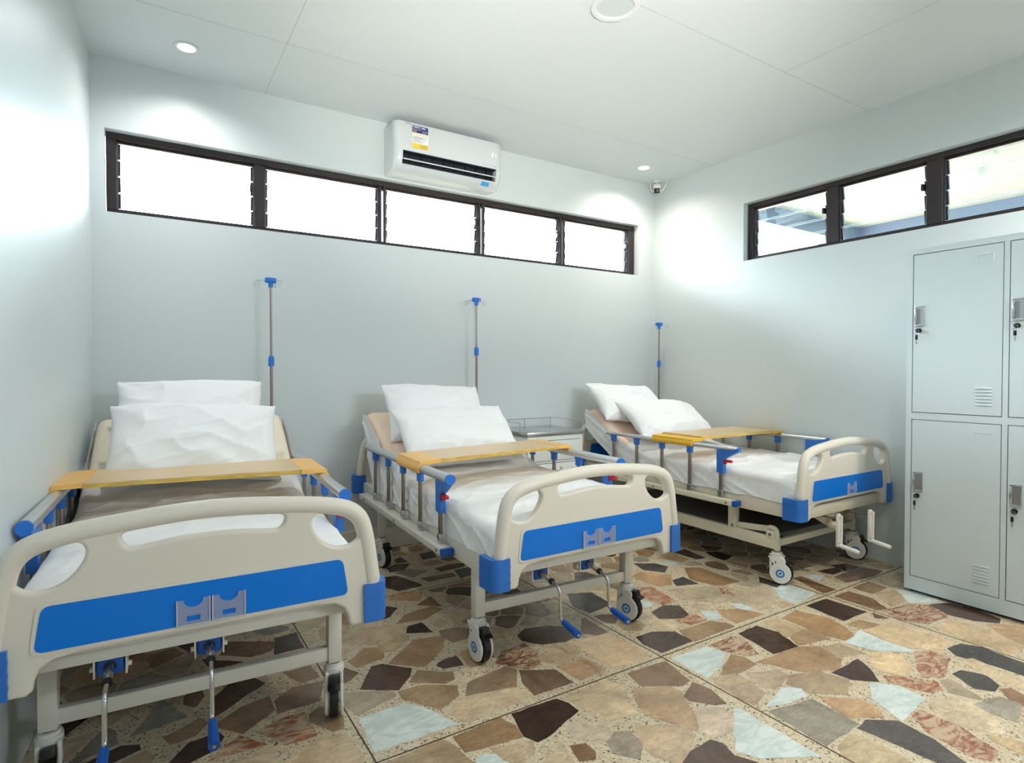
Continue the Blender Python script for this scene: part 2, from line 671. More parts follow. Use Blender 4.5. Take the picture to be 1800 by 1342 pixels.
# ------------------------------------------------------------------ floor
SLABS = [
    ('d', [(1.644, -1.579), (1.710, -1.542), (1.806, -1.567), (1.882, -1.627), (1.888, -1.712), (1.780, -1.732), (1.689, -1.701), (1.636, -1.630)]),
    ('d', [(0.993, -1.496), (1.032, -1.499), (1.115, -1.591), (1.085, -1.641), (1.019, -1.707), (0.903, -1.630), (0.953, -1.557)]),
    ('w', [(0.843, -1.811), (1.002, -1.815), (1.046, -1.874), (1.106, -2.015), (0.829, -2.007)]),
    ('d', [(1.300, -2.073), (1.477, -2.082), (1.496, -2.125), (1.496, -2.180), (1.327, -2.236), (1.289, -2.241), (1.269, -2.194)]),
    ('m', [(1.482, -1.842), (1.596, -1.910), (1.600, -2.017), (1.433, -2.012), (1.444, -1.926)]),
    ('t', [(1.078, -1.686), (1.140, -1.624), (1.243, -1.704), (1.223, -1.753), (1.183, -1.760)]),
    ('t', [(0.929, -1.401), (1.013, -1.328), (1.078, -1.359), (1.053, -1.441), (0.944, -1.465)]),
    ('t', [(1.062, -1.504), (1.224, -1.368), (1.361, -1.400), (1.299, -1.500), (1.174, -1.602)]),
    ('t', [(1.272, -1.809), (1.443, -1.782), (1.463, -1.829), (1.402, -1.924), (1.219, -1.884)]),
    ('b', [(1.124, -1.951), (1.190, -1.888), (1.300, -1.920), (1.398, -1.937), (1.418, -2.010), (1.162, -2.027), (1.133, -2.012)]),
    ('t', [(1.070, -2.079), (1.242, -2.069), (1.263, -2.129), (1.251, -2.194), (1.068, -2.162)]),
    ('b', [(1.519, -2.089), (1.714, -2.082), (1.746, -2.142), (1.663, -2.293), (1.548, -2.279)]),
    ('t', [(1.777, -2.185), (1.894, -2.252), (1.901, -2.293), (1.848, -2.368), (1.793, -2.467), (1.761, -2.469), (1.703, -2.349), (1.702, -2.304), (1.723, -2.246)]),
    ('m', [(1.834, -2.091), (2.003, -2.101), (2.020, -2.108), (1.992, -2.247), (1.941, -2.258), (1.813, -2.176)]),
    ('t', [(1.625, -1.897), (1.759, -1.890), (1.777, -2.011), (1.643, -2.020)]),
    ('b', [(1.806, -1.759), (1.987, -1.786), (2.015, -1.994), (1.980, -2.040), (1.818, -2.010), (1.804, -1.860)]),
    ('m', [(1.998, -1.597), (2.018, -1.602), (2.006, -1.764), (1.953, -1.760), (1.905, -1.711)]),
    ('k', [(2.132, -1.306), (2.252, -1.367), (2.231, -1.534), (2.080, -1.556), (2.063, -1.457)]),
    ('d', [(2.086, -1.878), (2.176, -1.881), (2.266, -1.931), (2.260, -2.034), (2.075, -2.034), (2.066, -1.943)]),
    ('k', [(2.347, -1.722), (2.451, -1.697), (2.512, -1.736), (2.469, -1.832), (2.410, -1.841), (2.321, -1.792)]),
    ('k', [(2.788, -1.141), (2.892, -1.207), (2.917, -1.285), (2.826, -1.347), (2.760, -1.258)]),
    ('t', [(2.608, -1.302), (2.712, -1.274), (2.822, -1.401), (2.706, -1.507), (2.633, -1.484)]),
    ('r', [(2.518, -1.439), (2.589, -1.484), (2.552, -1.680), (2.453, -1.681), (2.449, -1.523)]),
    ('d', [(1.224, -1.279), (1.265, -1.223), (1.324, -1.220), (1.329, -1.334)]),
    ('m', [(1.364, -1.345), (1.436, -1.356), (1.491, -1.403), (1.455, -1.471), (1.366, -1.475), (1.354, -1.406)]),
    ('t', [(1.228, -1.163), (1.299, -1.094), (1.444, -1.064), (1.478, -1.127), (1.360, -1.184)]),
    ('t', [(1.296, -0.868), (1.385, -0.801), (1.481, -0.862), (1.425, -0.965)]),
    ('m', [(1.399, -1.012), (1.496, -0.950), (1.491, -1.088)]),
    ('d', [(1.378, -0.540), (1.459, -0.555), (1.523, -0.739), (1.520, -0.771), (1.384, -0.777), (1.332, -0.669)]),
    ('g', [(1.472, -0.507), (1.559, -0.484), (1.654, -0.564), (1.537, -0.623)]),
    ('m', [(1.568, -0.661), (1.752, -0.684), (1.749, -0.739), (1.592, -0.740)]),
    ('k', [(1.793, -0.652), (1.912, -0.647), (1.848, -0.764), (1.766, -0.779)]),
    ('d', [(1.711, -0.560), (1.810, -0.541), (1.916, -0.566), (1.863, -0.616), (1.719, -0.624)]),
    ('d', [(1.469, -0.406), (1.533, -0.365), (1.604, -0.390), (1.540, -0.472), (1.454, -0.476)]),
    ('d', [(1.561, -0.277), (1.607, -0.239), (1.613, -0.353), (1.546, -0.332)]),
    ('d', [(1.739, -0.254), (1.832, -0.242), (1.798, -0.360), (1.716, -0.353)]),
    ('m', [(1.731, -0.080), (1.801, -0.063), (1.838, -0.123), (1.777, -0.183), (1.713, -0.157)]),
    ('b', [(0.955, -1.218), (1.082, -1.119), (1.243, -1.209), (1.209, -1.292), (1.055, -1.303)]),
    ('b', [(1.083, -1.321), (1.206, -1.301), (1.220, -1.322), (1.127, -1.410), (1.066, -1.392)]),
    ('r', [(1.433, -1.739), (1.503, -1.669), (1.616, -1.659), (1.626, -1.747), (1.577, -1.831), (1.519, -1.848), (1.473, -1.792)]),
    ('b', [(1.614, -1.779), (1.771, -1.757), (1.783, -1.847), (1.656, -1.881), (1.600, -1.826)]),
    ('t', [(1.019, -1.727), (1.107, -1.736), (1.210, -1.802), (1.187, -1.863), (1.097, -1.906), (1.014, -1.776)]),
    ('b', [(0.842, -1.629), (0.992, -1.702), (0.990, -1.746), (0.842, -1.785), (0.823, -1.718)]),
    ('p', [(1.416, -2.239), (1.469, -2.222), (1.526, -2.284), (1.516, -2.339), (1.457, -2.354), (1.395, -2.285)]),
    ('g', [(1.475, -2.371), (1.529, -2.347), (1.570, -2.367), (1.555, -2.433), (1.504, -2.476), (1.458, -2.415)]),
    ('w', [(1.079, -2.216), (1.109, -2.210), (1.142, -2.236), (1.140, -2.272), (1.111, -2.298), (1.063, -2.257)]),
    ('b', [(0.826, -2.076), (1.025, -2.073), (1.043, -2.119), (1.057, -2.219), (1.017, -2.257), (0.843, -2.156)]),
    ('b', [(1.145, -2.195), (1.266, -2.232), (1.247, -2.270), (1.184, -2.300), (1.152, -2.263)]),
    ('p', [(1.617, -2.354), (1.746, -2.436), (1.738, -2.492), (1.593, -2.564), (1.552, -2.486), (1.576, -2.412)]),
    ('w', [(2.072, -2.098), (2.269, -2.105), (2.294, -2.186), (2.186, -2.240), (2.071, -2.276), (2.070, -2.186)]),
    ('d', [(2.507, -2.104), (2.638, -2.099), (2.660, -2.189), (2.606, -2.319), (2.467, -2.296)]),
    ('t', [(2.129, -2.289), (2.304, -2.210), (2.326, -2.259), (2.316, -2.313), (2.190, -2.319)]),
    ('t', [(2.338, -2.307), (2.592, -2.321), (2.687, -2.366), (2.653, -2.477), (2.559, -2.515), (2.419, -2.436), (2.380, -2.354)]),
    ('w', [(2.824, -2.412), (3.004, -2.383), (2.981, -2.477), (2.992, -2.608), (2.870, -2.530)]),
    ('d', [(2.522, -2.520), (2.711, -2.517), (2.671, -2.577), (2.604, -2.645), (2.535, -2.583)]),
    ('r', [(2.977, -2.620), (3.036, -2.640), (3.055, -2.712), (2.866, -2.766), (2.789, -2.726), (2.848, -2.680)]),
    ('k', [(3.141, -2.681), (3.237, -2.693), (3.274, -2.754), (3.255, -2.899), (3.227, -2.940), (3.126, -2.968), (3.132, -2.935), (3.131, -2.830), (3.099, -2.729)]),
    ('k', [(2.910, -2.785), (2.968, -2.790), (3.002, -2.853), (2.958, -2.904), (2.899, -2.912), (2.861, -2.868)]),
    ('r', [(2.665, -2.638), (2.733, -2.700), (2.786, -2.769), (2.741, -2.801), (2.684, -2.789), (2.639, -2.676)]),
    ('w', [(2.563, -2.645), (2.627, -2.703), (2.620, -2.797), (2.403, -2.819), (2.470, -2.694)]),
    ('k', [(2.231, -2.767), (2.303, -2.758), (2.385, -2.818), (2.372, -2.921), (2.328, -3.027), (2.304, -3.051), (2.263, -3.003), (2.248, -2.854)]),
    ('r', [(2.463, -2.832), (2.525, -2.828), (2.523, -2.891), (2.522, -2.951), (2.484, -3.052), (2.413, -3.065), (2.383, -3.023), (2.410, -2.894)]),
    ('g', [(2.070, -2.546), (2.263, -2.586), (2.252, -2.747), (2.056, -2.751)]),
    ('w', [(1.974, -2.471), (1.993, -2.490), (1.983, -2.769), (1.827, -2.676), (1.792, -2.613)]),
    ('d', [(1.606, -2.568), (1.669, -2.547), (1.759, -2.541), (1.775, -2.572), (1.756, -2.625), (1.792, -2.686), (1.690, -2.702), (1.578, -2.631)]),
    ('m', [(1.896, -2.321), (1.992, -2.273), (2.004, -2.341), (1.981, -2.422), (1.941, -2.409), (1.891, -2.350)]),
    ('p', [(2.080, -2.294), (2.184, -2.324), (2.185, -2.387), (2.160, -2.457), (2.057, -2.486), (2.053, -2.421)]),
    ('p', [(2.231, -2.345), (2.349, -2.392), (2.347, -2.437), (2.225, -2.464), (2.192, -2.426)]),
    ('b', [(2.354, -2.441), (2.480, -2.484), (2.514, -2.579), (2.405, -2.628), (2.309, -2.551), (2.291, -2.472)]),
    ('w', [(2.089, -2.521), (2.238, -2.481), (2.297, -2.518), (2.267, -2.557), (2.163, -2.545)]),
    ('t', [(2.311, -2.593), (2.408, -2.678), (2.397, -2.747), (2.364, -2.769), (2.273, -2.712), (2.281, -2.658)]),
    ('b', [(2.080, -2.784), (2.174, -2.770), (2.198, -2.822), (2.190, -2.939), (2.108, -2.947), (2.030, -2.844)]),
    ('t', [(2.828, -2.113), (2.967, -2.101), (3.013, -2.230), (2.980, -2.316), (2.929, -2.384), (2.842, -2.389), (2.819, -2.290)]),
    ('t', [(2.689, -2.232), (2.772, -2.210), (2.808, -2.258), (2.798, -2.349), (2.626, -2.309)]),
    ('b', [(2.698, -2.378), (2.787, -2.400), (2.791, -2.502), (2.667, -2.465)]),
    ('b', [(2.784, -2.518), (2.860, -2.535), (2.904, -2.595), (2.809, -2.674), (2.731, -2.671), (2.698, -2.604)]),
    ('t', [(3.023, -2.317), (3.115, -2.322), (3.146, -2.409), (3.038, -2.379)]),
    ('d', [(3.070, -2.091), (3.236, -2.096), (3.243, -2.285), (3.048, -2.280)]),
    ('m', [(3.309, -2.099), (3.441, -2.105), (3.445, -2.218), (3.366, -2.325), (3.317, -2.300)]),
    ('w', [(3.153, -1.844), (3.264, -1.859), (3.258, -2.016), (3.051, -2.039), (3.056, -1.955)]),
    ('k', [(3.235, -1.699), (3.235, -1.830), (3.168, -1.847), (3.166, -1.760)]),
    ('t', [(2.991, -1.364), (3.065, -1.411), (3.071, -1.681), (2.914, -1.664), (2.870, -1.514)]),
    ('k', [(2.773, -1.472), (2.856, -1.466), (2.848, -1.577), (2.726, -1.537)]),
    ('d', [(3.170, -1.123), (3.279, -1.114), (3.250, -1.298), (3.183, -1.280)]),
    ('t', [(2.999, -1.140), (3.152, -1.086), (3.139, -1.252), (3.059, -1.272)]),
    ('w', [(2.760, -1.848), (2.819, -1.854), (2.797, -1.978), (2.747, -1.931)]),
    ('w', [(2.553, -1.847), (2.611, -1.889), (2.568, -1.947), (2.516, -1.928)]),
    ('t', [(2.649, -1.884), (2.729, -1.920), (2.787, -2.030), (2.595, -2.019), (2.604, -1.943)]),
    ('t', [(2.304, -1.938), (2.497, -1.944), (2.544, -2.000), (2.545, -2.040), (2.278, -2.042), (2.279, -1.984)]),
    ('m', [(3.385, -1.821), (3.447, -1.833), (3.411, -2.043), (3.310, -2.032)]),
    ('m', [(3.602, -1.939), (3.907, -1.924), (3.945, -2.034), (3.801, -2.046), (3.578, -2.022)]),
    ('d', [(3.618, -1.827), (3.761, -1.853), (3.737, -1.902), (3.643, -1.905)]),
    ('d', [(3.788, -1.813), (3.901, -1.853), (3.896, -1.917), (3.758, -1.916)]),
    ('w', [(3.468, -1.814), (3.585, -1.889), (3.472, -1.916)]),
    ('t', [(3.527, -2.082), (3.677, -2.084), (3.681, -2.179), (3.520, -2.182)]),
    ('b', [(3.538, -2.194), (3.670, -2.226), (3.585, -2.323), (3.426, -2.317)]),
    ('w', [(3.689, -2.228), (3.767, -2.305), (3.708, -2.434), (3.558, -2.354)]),
    ('r', [(3.344, -2.326), (3.537, -2.363), (3.620, -2.440), (3.520, -2.524), (3.351, -2.513), (3.282, -2.428)]),
    ('d', [(3.617, -2.423), (3.719, -2.466), (3.727, -2.568), (3.707, -2.670), (3.640, -2.688), (3.574, -2.613), (3.556, -2.518)]),
    ('b', [(3.341, -2.571), (3.482, -2.555), (3.501, -2.647), (3.493, -2.742), (3.436, -2.846), (3.314, -2.834), (3.302, -2.670)]),
    ('t', [(3.576, -2.669), (3.661, -2.735), (3.694, -2.808), (3.474, -2.870), (3.461, -2.839), (3.508, -2.752)]),
    ('b', [(3.024, -2.395), (3.203, -2.418), (3.256, -2.592), (3.202, -2.652), (3.077, -2.662), (3.005, -2.550)]),
    ('b', [(2.806, -2.782), (2.851, -2.792), (2.810, -2.886), (2.788, -2.912), (2.749, -2.831)]),
    ('m', [(2.928, -2.928), (2.970, -2.946), (2.947, -2.989), (2.872, -3.034), (2.859, -2.980)]),
    ('b', [(2.623, -2.814), (2.731, -2.876), (2.718, -2.965), (2.610, -3.034), (2.556, -2.974), (2.532, -2.876)]),
    ('g', [(2.730, -2.913), (2.862, -2.943), (2.867, -3.001), (2.730, -3.030), (2.717, -2.972)]),
    ('b', [(3.068, -2.740), (3.125, -2.777), (3.098, -2.913), (3.055, -2.957), (2.995, -2.987), (3.014, -2.842)]),
    ('p', [(1.867, -2.388), (1.942, -2.443), (1.931, -2.494), (1.866, -2.535), (1.783, -2.534), (1.785, -2.483)]),
    ('r', [(2.307, -2.107), (2.451, -2.105), (2.472, -2.142), (2.408, -2.259), (2.349, -2.242), (2.313, -2.166)]),
    ('b', [(2.711, -2.093), (2.803, -2.097), (2.796, -2.225), (2.654, -2.234)]),
    ('b', [(2.631, -1.549), (2.939, -1.672), (2.947, -1.785), (3.079, -1.868), (2.954, -1.987), (2.856, -1.924), (2.604, -1.701)]),
    ('r', [(2.896, -1.681), (2.919, -1.714), (2.880, -1.793), (2.850, -1.740)]),
    ('r', [(2.373, -1.851), (2.505, -1.851), (2.488, -1.924), (2.396, -1.919)]),
    ('b', [(2.265, -1.809), (2.340, -1.817), (2.325, -1.901), (2.256, -1.907), (2.200, -1.872)]),
    ('d', [(0.417, -1.421), (0.490, -1.326), (0.562, -1.315), (0.597, -1.394), (0.488, -1.474), (0.421, -1.528)]),
    ('r', [(0.532, -1.708), (0.623, -1.671), (0.681, -1.677), (0.687, -1.820), (0.608, -1.817)]),
    ('m', [(0.618, -1.540), (0.684, -1.486), (0.795, -1.501), (0.747, -1.622), (0.610, -1.625)]),
    ('t', [(0.702, -1.698), (0.743, -1.669), (0.788, -1.761), (0.774, -1.834), (0.740, -1.826), (0.696, -1.740)]),
    ('m', [(0.415, -1.591), (0.510, -1.521), (0.595, -1.500), (0.593, -1.598), (0.489, -1.681)]),
    ('g', [(0.177, -1.503), (0.265, -1.316), (0.334, -1.480)]),
    ('t', [(0.271, -1.570), (0.371, -1.519), (0.388, -1.559), (0.352, -1.607), (0.288, -1.621)]),
    ('d', [(0.278, -1.725), (0.336, -1.652), (0.414, -1.640), (0.425, -1.675), (0.393, -1.726), (0.324, -1.754)]),
    ('r', [(0.382, -1.775), (0.473, -1.698), (0.540, -1.787)]),
    ('b', [(0.432, -1.823), (0.554, -1.816), (0.550, -1.897), (0.489, -1.907)]),
    ('b', [(0.569, -1.910), (0.696, -1.854), (0.770, -1.873), (0.784, -2.012), (0.742, -2.057), (0.626, -2.006)]),
    ('k', [(0.710, -1.018), (0.798, -1.009), (0.795, -1.171), (0.682, -1.170)]),
    ('m', [(0.686, -1.354), (0.780, -1.352), (0.785, -1.456), (0.723, -1.455)]),
    ('d', [(-0.031, -1.350), (-0.026, -1.282), (0.043, -1.303), (-0.005, -1.381)]),
    ('d', [(0.421, -1.060), (0.554, -1.166), (0.445, -1.160)]),
    ('m', [(0.488, -1.057), (0.526, -0.939), (0.700, -1.050), (0.668, -1.126), (0.589, -1.133)]),
]

TONE = {'d': (84, 66, 57), 'k': (96, 88, 84), 't': (184, 156, 124), 'b': (206, 187, 158), 'w': (228, 238, 237),
        'r': (158, 106, 86), 'g': (172, 168, 158), 'm': (146, 120, 100), 'p': (214, 196, 174)}


def clip(poly, px, py, nx, ny):
    """keep the half plane (q - p).n <= 0"""
    out = []
    m_ = len(poly)
    for i in range(m_):
        a, c = poly[i], poly[(i + 1) % m_]
        da = (a[0] - px) * nx + (a[1] - py) * ny
        dc = (c[0] - px) * nx + (c[1] - py) * ny
        if da <= 0:
            out.append(a)
        if (da < 0 < dc) or (dc < 0 < da):
            t = da / (da - dc)
            out.append((a[0] + (c[0] - a[0]) * t, a[1] + (c[1] - a[1]) * t))
    return out


def area(p_):
    return 0.5 * abs(sum(p_[i - 1][0] * p_[i][1] - p_[i][0] * p_[i - 1][1] for i in range(len(p_))))


def inside(p_, x, y):
    r = False
    for i in range(len(p_)):
        (x1, y1), (x2, y2) = p_[i - 1], p_[i]
        if (y1 > y) != (y2 > y) and x < (x2 - x1) * (y - y1) / (y2 - y1) + x1:
            r = not r
    return r


def ragged(p_, rnd, amp):
    """break the straight edges of a slab into a slightly ragged outline"""
    out = []
    for i in range(len(p_)):
        a, c = p_[i - 1], p_[i]
        L = math.hypot(c[0] - a[0], c[1] - a[1])  # added out of view to brighten beds and floor
        k_ = max(1, int(L / 0.035))  # added out of view as warm fill from the right
        for j in range(k_):
            t = j / k_
            o_ = 0 if j == 0 else rnd.uniform(-amp, amp)
            nx, ny = -(c[1] - a[1]) / (L + 1e-9), (c[0] - a[0]) / (L + 1e-9)
            out.append((a[0] + (c[0] - a[0]) * t + nx * o_, a[1] + (c[1] - a[1]) * t + ny * o_))
    return out


def floor():
    rnd = random.Random(11)
    X0, X1, Y0, Y1 = -0.75, W + 0.1, FRONT - 0.3, 0.1
    slabs = []
    for k_, p_ in SLABS:
        cx, cy = sum(q[0] for q in p_) / len(p_), sum(q[1] for q in p_) / len(p_)
        g_ = []
        for (x, y) in p_:                    # slabs reach to within a finger's width of each other
            L = math.hypot(x - cx, y - cy) + 1e-6
            g_.append((x + (x - cx) / L * 0.009, y + (y - cy) / L * 0.009))
        slabs.append((k_, g_))
    # blockers along the outlines of the laid slabs
    block = []
    for k_, p_ in SLABS:
        cx, cy = sum(q[0] for q in p_) / len(p_), sum(q[1] for q in p_) / len(p_)
        for i in range(len(p_)):
            a, c = p_[i - 1], p_[i]
            L = math.hypot(c[0] - a[0], c[1] - a[1])
            n_ = max(1, int(L / 0.05))
            for j in range(n_):
                t = j / n_
                x, y = a[0] + (c[0] - a[0]) * t, a[1] + (c[1] - a[1]) * t
                block.append((x + (cx - x) * 0.12, y + (cy - y) * 0.12))
    sites = []
    tries = 0
    while tries < 14000:
        tries += 1
        x, y = rnd.uniform(X0, X1), rnd.uniform(Y0, Y1)
        dmin = 0.075 + 0.12 * rnd.random() if y > -2.9 else 0.17 + 0.12 * rnd.random()
        if any((x - a) ** 2 + (y - c) ** 2 < dmin * dmin for a, c in sites):
            continue
        if any((x - a) ** 2 + (y - c) ** 2 < 0.0036 for a, c in block):
            continue
        if any(inside(p_, x, y) for _, p_ in SLABS):
            continue
        sites.append((x, y))
    allp = sites + block
    gx = [-0.425, 0.81, 2.042, 3.283]
    gy = [-0.826, -2.062, -3.30, -4.54]
    for (x, y) in sites:
        near = sorted(allp, key=lambda q: (q[0] - x) ** 2 + (q[1] - y) ** 2)[1:42]
        poly = [(x - .3, y - .3), (x + .3, y - .3), (x + .3, y + .3), (x - .3, y + .3)]
        gap = rnd.uniform(0.005, 0.010)
        for (a, c) in near:
            L = math.hypot(a - x, c - y)
            if L > 0.75 or not poly:
                continue
            nx, ny = (a - x) / L, (c - y) / L
            poly = clip(poly, x + nx * (L / 2 - gap), y + ny * (L / 2 - gap), nx, ny)
        for g in gx:
            s_ = 1 if g > x else -1
            if abs(g - x) < .45:
                poly = clip(poly, g - s_ * 0.025, y, s_, 0) if poly else poly
        for g in gy:
            s_ = 1 if g > y else -1
            if abs(g - y) < .45:
                poly = clip(poly, x, g - s_ * 0.025, 0, s_) if poly else poly
        if len(poly) < 3 or area(poly) < 0.0014:
            continue
        kind = rnd.choices('tbmdkwrgp', (27, 36, 11, 3, 2, 2, 2, 4, 13))[0]
        slabs.append((kind, poly))
    b = MB()
    bm = b.bm
    lay = bm.loops.layers.float_color.new('slab')
    base = b.slot('terrazzo_matrix')
    vs = [bm.verts.new(q) for q in ((X0, Y0, 0), (X1, Y0, 0), (X1, Y1, 0), (X0, Y1, 0))]
    lo = [bm.verts.new(q) for q in ((X0, Y0, -.12), (X1, Y0, -.12), (X1, Y1, -.12), (X0, Y1, -.12))]
    bm.faces.new(vs).material_index = base
    bm.faces.new(lo[::-1]).material_index = base
    for i in range(4):
        bm.faces.new((lo[i], lo[(i + 1) % 4], vs[(i + 1) % 4], vs[i])).material_index = base
    level = 0
    for k_, p_ in slabs:
        q = ragged(p_, rnd, 0.0035)
        level += 1
        f = bm.faces.new([bm.verts.new((x, y, 0.0006 + 0.0000005 * level)) for x, y in q])
        if f.normal.z < 0 or sum(q[i - 1][0] * q[i][1] - q[i][0] * q[i - 1][1] for i in range(len(q))) < 0:
            f.normal_flip()
        f.material_index = b.slot({'r': 'veined_slab', 'w': 'marble_slab'}.get(k_, 'stone_slab'))
        v = rnd.uniform(0.88, 1.12)
        w_ = rnd.uniform(-6, 6)
        c = TONE[k_]
        c = srgb(min(255, c[0] * v + w_), min(255, c[1] * v), min(255, c[2] * v - w_))
        if k_ == 'w':
            c = srgb(*TONE['w'])
        for l_ in f.loops:
            l_[lay] = c
    for g in gx:
        slab(b, g - 0.0022, g + 0.0022, Y0, Y1, -0.01, 0.0012, 'divider_strip')
    for g in gy:
        slab(b, X0, X1, g - 0.0022, g + 0.0022, -0.01, 0.0012, 'divider_strip')
    me = bpy.data.meshes.new('floor')
    bm.to_mesh(me)
    bm.free()
    for s_ in b.slots:
        me.materials.append(MATS[s_])
    o = bpy.data.objects.new('floor', me)
    COL.objects.link(o)
    struct(o)


floor()


# ------------------------------------------------------------------ strip windows with glass louvres
def window(name, origin, rz, L, mull, z0, z1, end):
    root = bpy.data.objects.new(name, None)
    COL.objects.link(root)
    struct(root)
    root.location = origin
    root.rotation_euler = (0, 0, rz)
    h = z1 - z0
    y0, y1 = 0.05, 0.12                      # frame depth inside the opening
    f = MB()

    def bar(xa, xb, za, zb, ya=y0, yb=y1, m='window_metal'):
        f.box(((xa + xb) / 2, (ya + yb) / 2, (za + zb) / 2), (xb - xa, yb - ya, zb - za), m, bev=0.003, seg=1)

    bar(0.003, L - 0.003, h - 0.036, h - 0.002)
    bar(0.003, L - 0.003, 0.002, 0.026)
    bar(0.003, L - 0.003, 0.026, 0.036, y0 + 0.02, y1)
    bar(0.003, L - 0.003, h - 0.05, h - 0.036, y0 + 0.022, y1)
    bar(0.003, 0.05, 0.026, h - 0.036)
    bar(L - end, L - 0.003, 0.026, h - 0.036)
    edges = [0.05]
    for a, c in mull:
        if c - a < 0.058:                    # two slim jambs side by side with a slit between them
            w_ = (c - a) * 0.36
            bar(a, a + w_, 0.026, h - 0.036)
            bar(c - w_, c, 0.026, h - 0.036)
        else:
            bar(a, c, 0.026, h - 0.036)
        edges += [a, c]
    edges.append(L - end)
    f.build('frame', root, 30)
    zb, zt = 0.036, h - 0.05
    n = 4
    pitch = (zt - zb) / n
    for i in range(0, len(edges), 2):
        a, c = edges[i], edges[i + 1]
        t = MB()
        for x in (a + 0.004, c - 0.004):
            t.box((x, y0 + 0.032, (zb + zt) / 2), (0.008, 0.03, zt - zb), 'window_track')
        for s_ in range(n):
            zc = zb + pitch * (s_ + 0.5)
            for x in (a + 0.012, c - 0.012):
                t.box((x, y0 + 0.034, zc), (0.012, 0.016, pitch * 0.9), 'window_metal', rot=(0.16, 0, 0))
        t.box((c - 0.02, y0 + 0.008, zb + (zt - zb) * 0.62), (0.014, 0.03, 0.04), 'window_metal', bev=0.003)
        t.build('louvre_track', root, 30)
        for s_ in range(n):
            g = MB()
            zc = zb + pitch * (s_ + 0.5)
            g.box(((a + c) / 2, y0 + 0.036, zc), (c - a - 0.012, 0.005, pitch + 0.008), 'louvre_glass', rot=(0.16, 0, 0))
            hp = (pitch + 0.008) / 2
            for e_ in (-1, 1):
                g.box(((a + c) / 2, y0 + 0.036 - e_ * hp * math.sin(0.16), zc + e_ * hp * math.cos(0.16)), (c - a - 0.012, 0.0052, 0.0022), 'glass_edge', rot=(0.16, 0, 0))
            g.build('glass_louvre', root, 0)
    return root


window('window_1', (BX0, 0, WZ0), 0, BX1 - BX0,
       [(a - BX0, c - BX0) for a, c in ((0.802, 0.862), (1.580, 1.628), (2.345, 2.400), (3.107, 3.163))], WZ0, WZ1, 0.075)
window('window_2', (W, RY0, WZ0), -PI / 2, RY0 - RY1,
       [(0.615, 0.697), (1.218, 1.304), (1.825, 1.907)], WZ0, WZ1, 0.05)

# ------------------------------------------------------------------ outside: ground and the covered patio beyond the right wall
b = MB()
slab(b, -40, 40, 0.15, 40, -0.2, -0.12, 'paving')
slab(b, W + 0.15, 40, -30, 0.15, -0.2, -0.12, 'unseen_dark_ground')
slab(b, -40, W + 0.15, -40, FRONT - 0.3, -0.2, -0.12, 'paving')
slab(b, -40, -0.9, FRONT - 0.3, 0.15, -0.2, -0.12, 'paving')
struct(b.build('ground', smooth=0))
b = MB()
slab(b, W + 0.15, 6.95, -6.5, -0.22, 2.72, 2.8, 'soffit_paint')
slab(b, W + 0.15, 6.95, -0.50, -0.22, 2.56, 2.72, 'beam_paint')
slab(b, 6.67, 6.95, -6.5, -0.50, 2.56, 2.72, 'beam_paint')
struct(b.build('patio_roof', smooth=0))
t = thing('patio_lamp', 'white ceiling lamp under the patio roof seen through the right window', 'lamp', (5.25, -2.06, 2.72))
MB().cyl((0, 0, 0), (0, 0, -0.02), 0.07, 'white_plastic', 24).build('ceiling_plate', t)
MB().cyl((0, 0, -0.02), (0, 0, -0.09), 0.03, 'white_plastic', 16).build('stem', t)
MB().ball((0, 0, -0.14), 0.055, 'white_plastic', (1, 1, 1.2)).build('bulb', t)


# ================================================================== hospital beds
def bedpoint(pose, P):
    x, y, t = pose
    c, s = math.cos(t), math.sin(t)
    return (x + c * P[0] + s * P[1], y - s * P[0] + c * P[1], P[2])


HALF = [(0, .817), (.10, .812), (.20, .803), (.30, .790), (.37, .770), (.415, .741), (.438, .70), (.449, .65), (.458, .59),
        (.466, .53), (.472, .50), (.474, .46), (.474, .41), (.462, .394), (.42, .390), (.390, .390), (.378, .400), (.374, .425),
        (.362, .450), (.335, .467), (.28, .472), (.15, .472), (0, .472)]
SIDE_HOLE = smooth_loop([(.418, .682), (.408, .713), (.378, .733), (.33, .743), (.288, .745), (.272, .728), (.276, .700), (.300, .664),
                         (.335, .641), (.375, .637), (.405, .652)], 4)
MID_HOLE = smooth_loop([(-.196, .742), (-.185, .757), (-.12, .766), (0, .771), (.12, .766), (.185, .757), (.196, .742), (.186, .722),
                        (.165, .716), (.08, .726), (0, .729), (-.08, .726), (-.165, .716), (-.186, .722)], 4)
BOARD_MESH = {}


def board_mesh():
    if 'm' not in BOARD_MESH:
        right = HALF
        left = [(-x, z) for x, z in HALF[1:-1]][::-1]
        outer = right + left
        bv = 0.009

        def shift(lp, d):
            out = []
            n = len(lp)
            for i in range(n):
                a, b_, c = Vector(lp[i - 1]), Vector(lp[i]), Vector(lp[(i + 1) % n])
                e1, e2 = (b_ - a), (c - b_)
                nn = Vector((e1.y, -e1.x)).normalized() + Vector((e2.y, -e2.x)).normalized()
                if nn.length > 1e-6:
                    nn.normalize()
                out.append(tuple(b_ + nn * d))
            return out

        def grow(lp, d):
            """offset a loop outward (d > 0) whatever its winding"""
            a = sum(lp[i - 1][0] * lp[i][1] - lp[i][0] * lp[i - 1][1] for i in range(len(lp)))
            return shift(lp, d if a > 0 else -d)
        loops = [grow(outer, -bv), grow(MID_HOLE, bv), grow(SIDE_HOLE, bv), grow([(-x, z) for x, z in SIDE_HOLE], bv)]
        BOARD_MESH['m'] = filled(loops, 0.007, bv, 3)
    return BOARD_MESH['m']


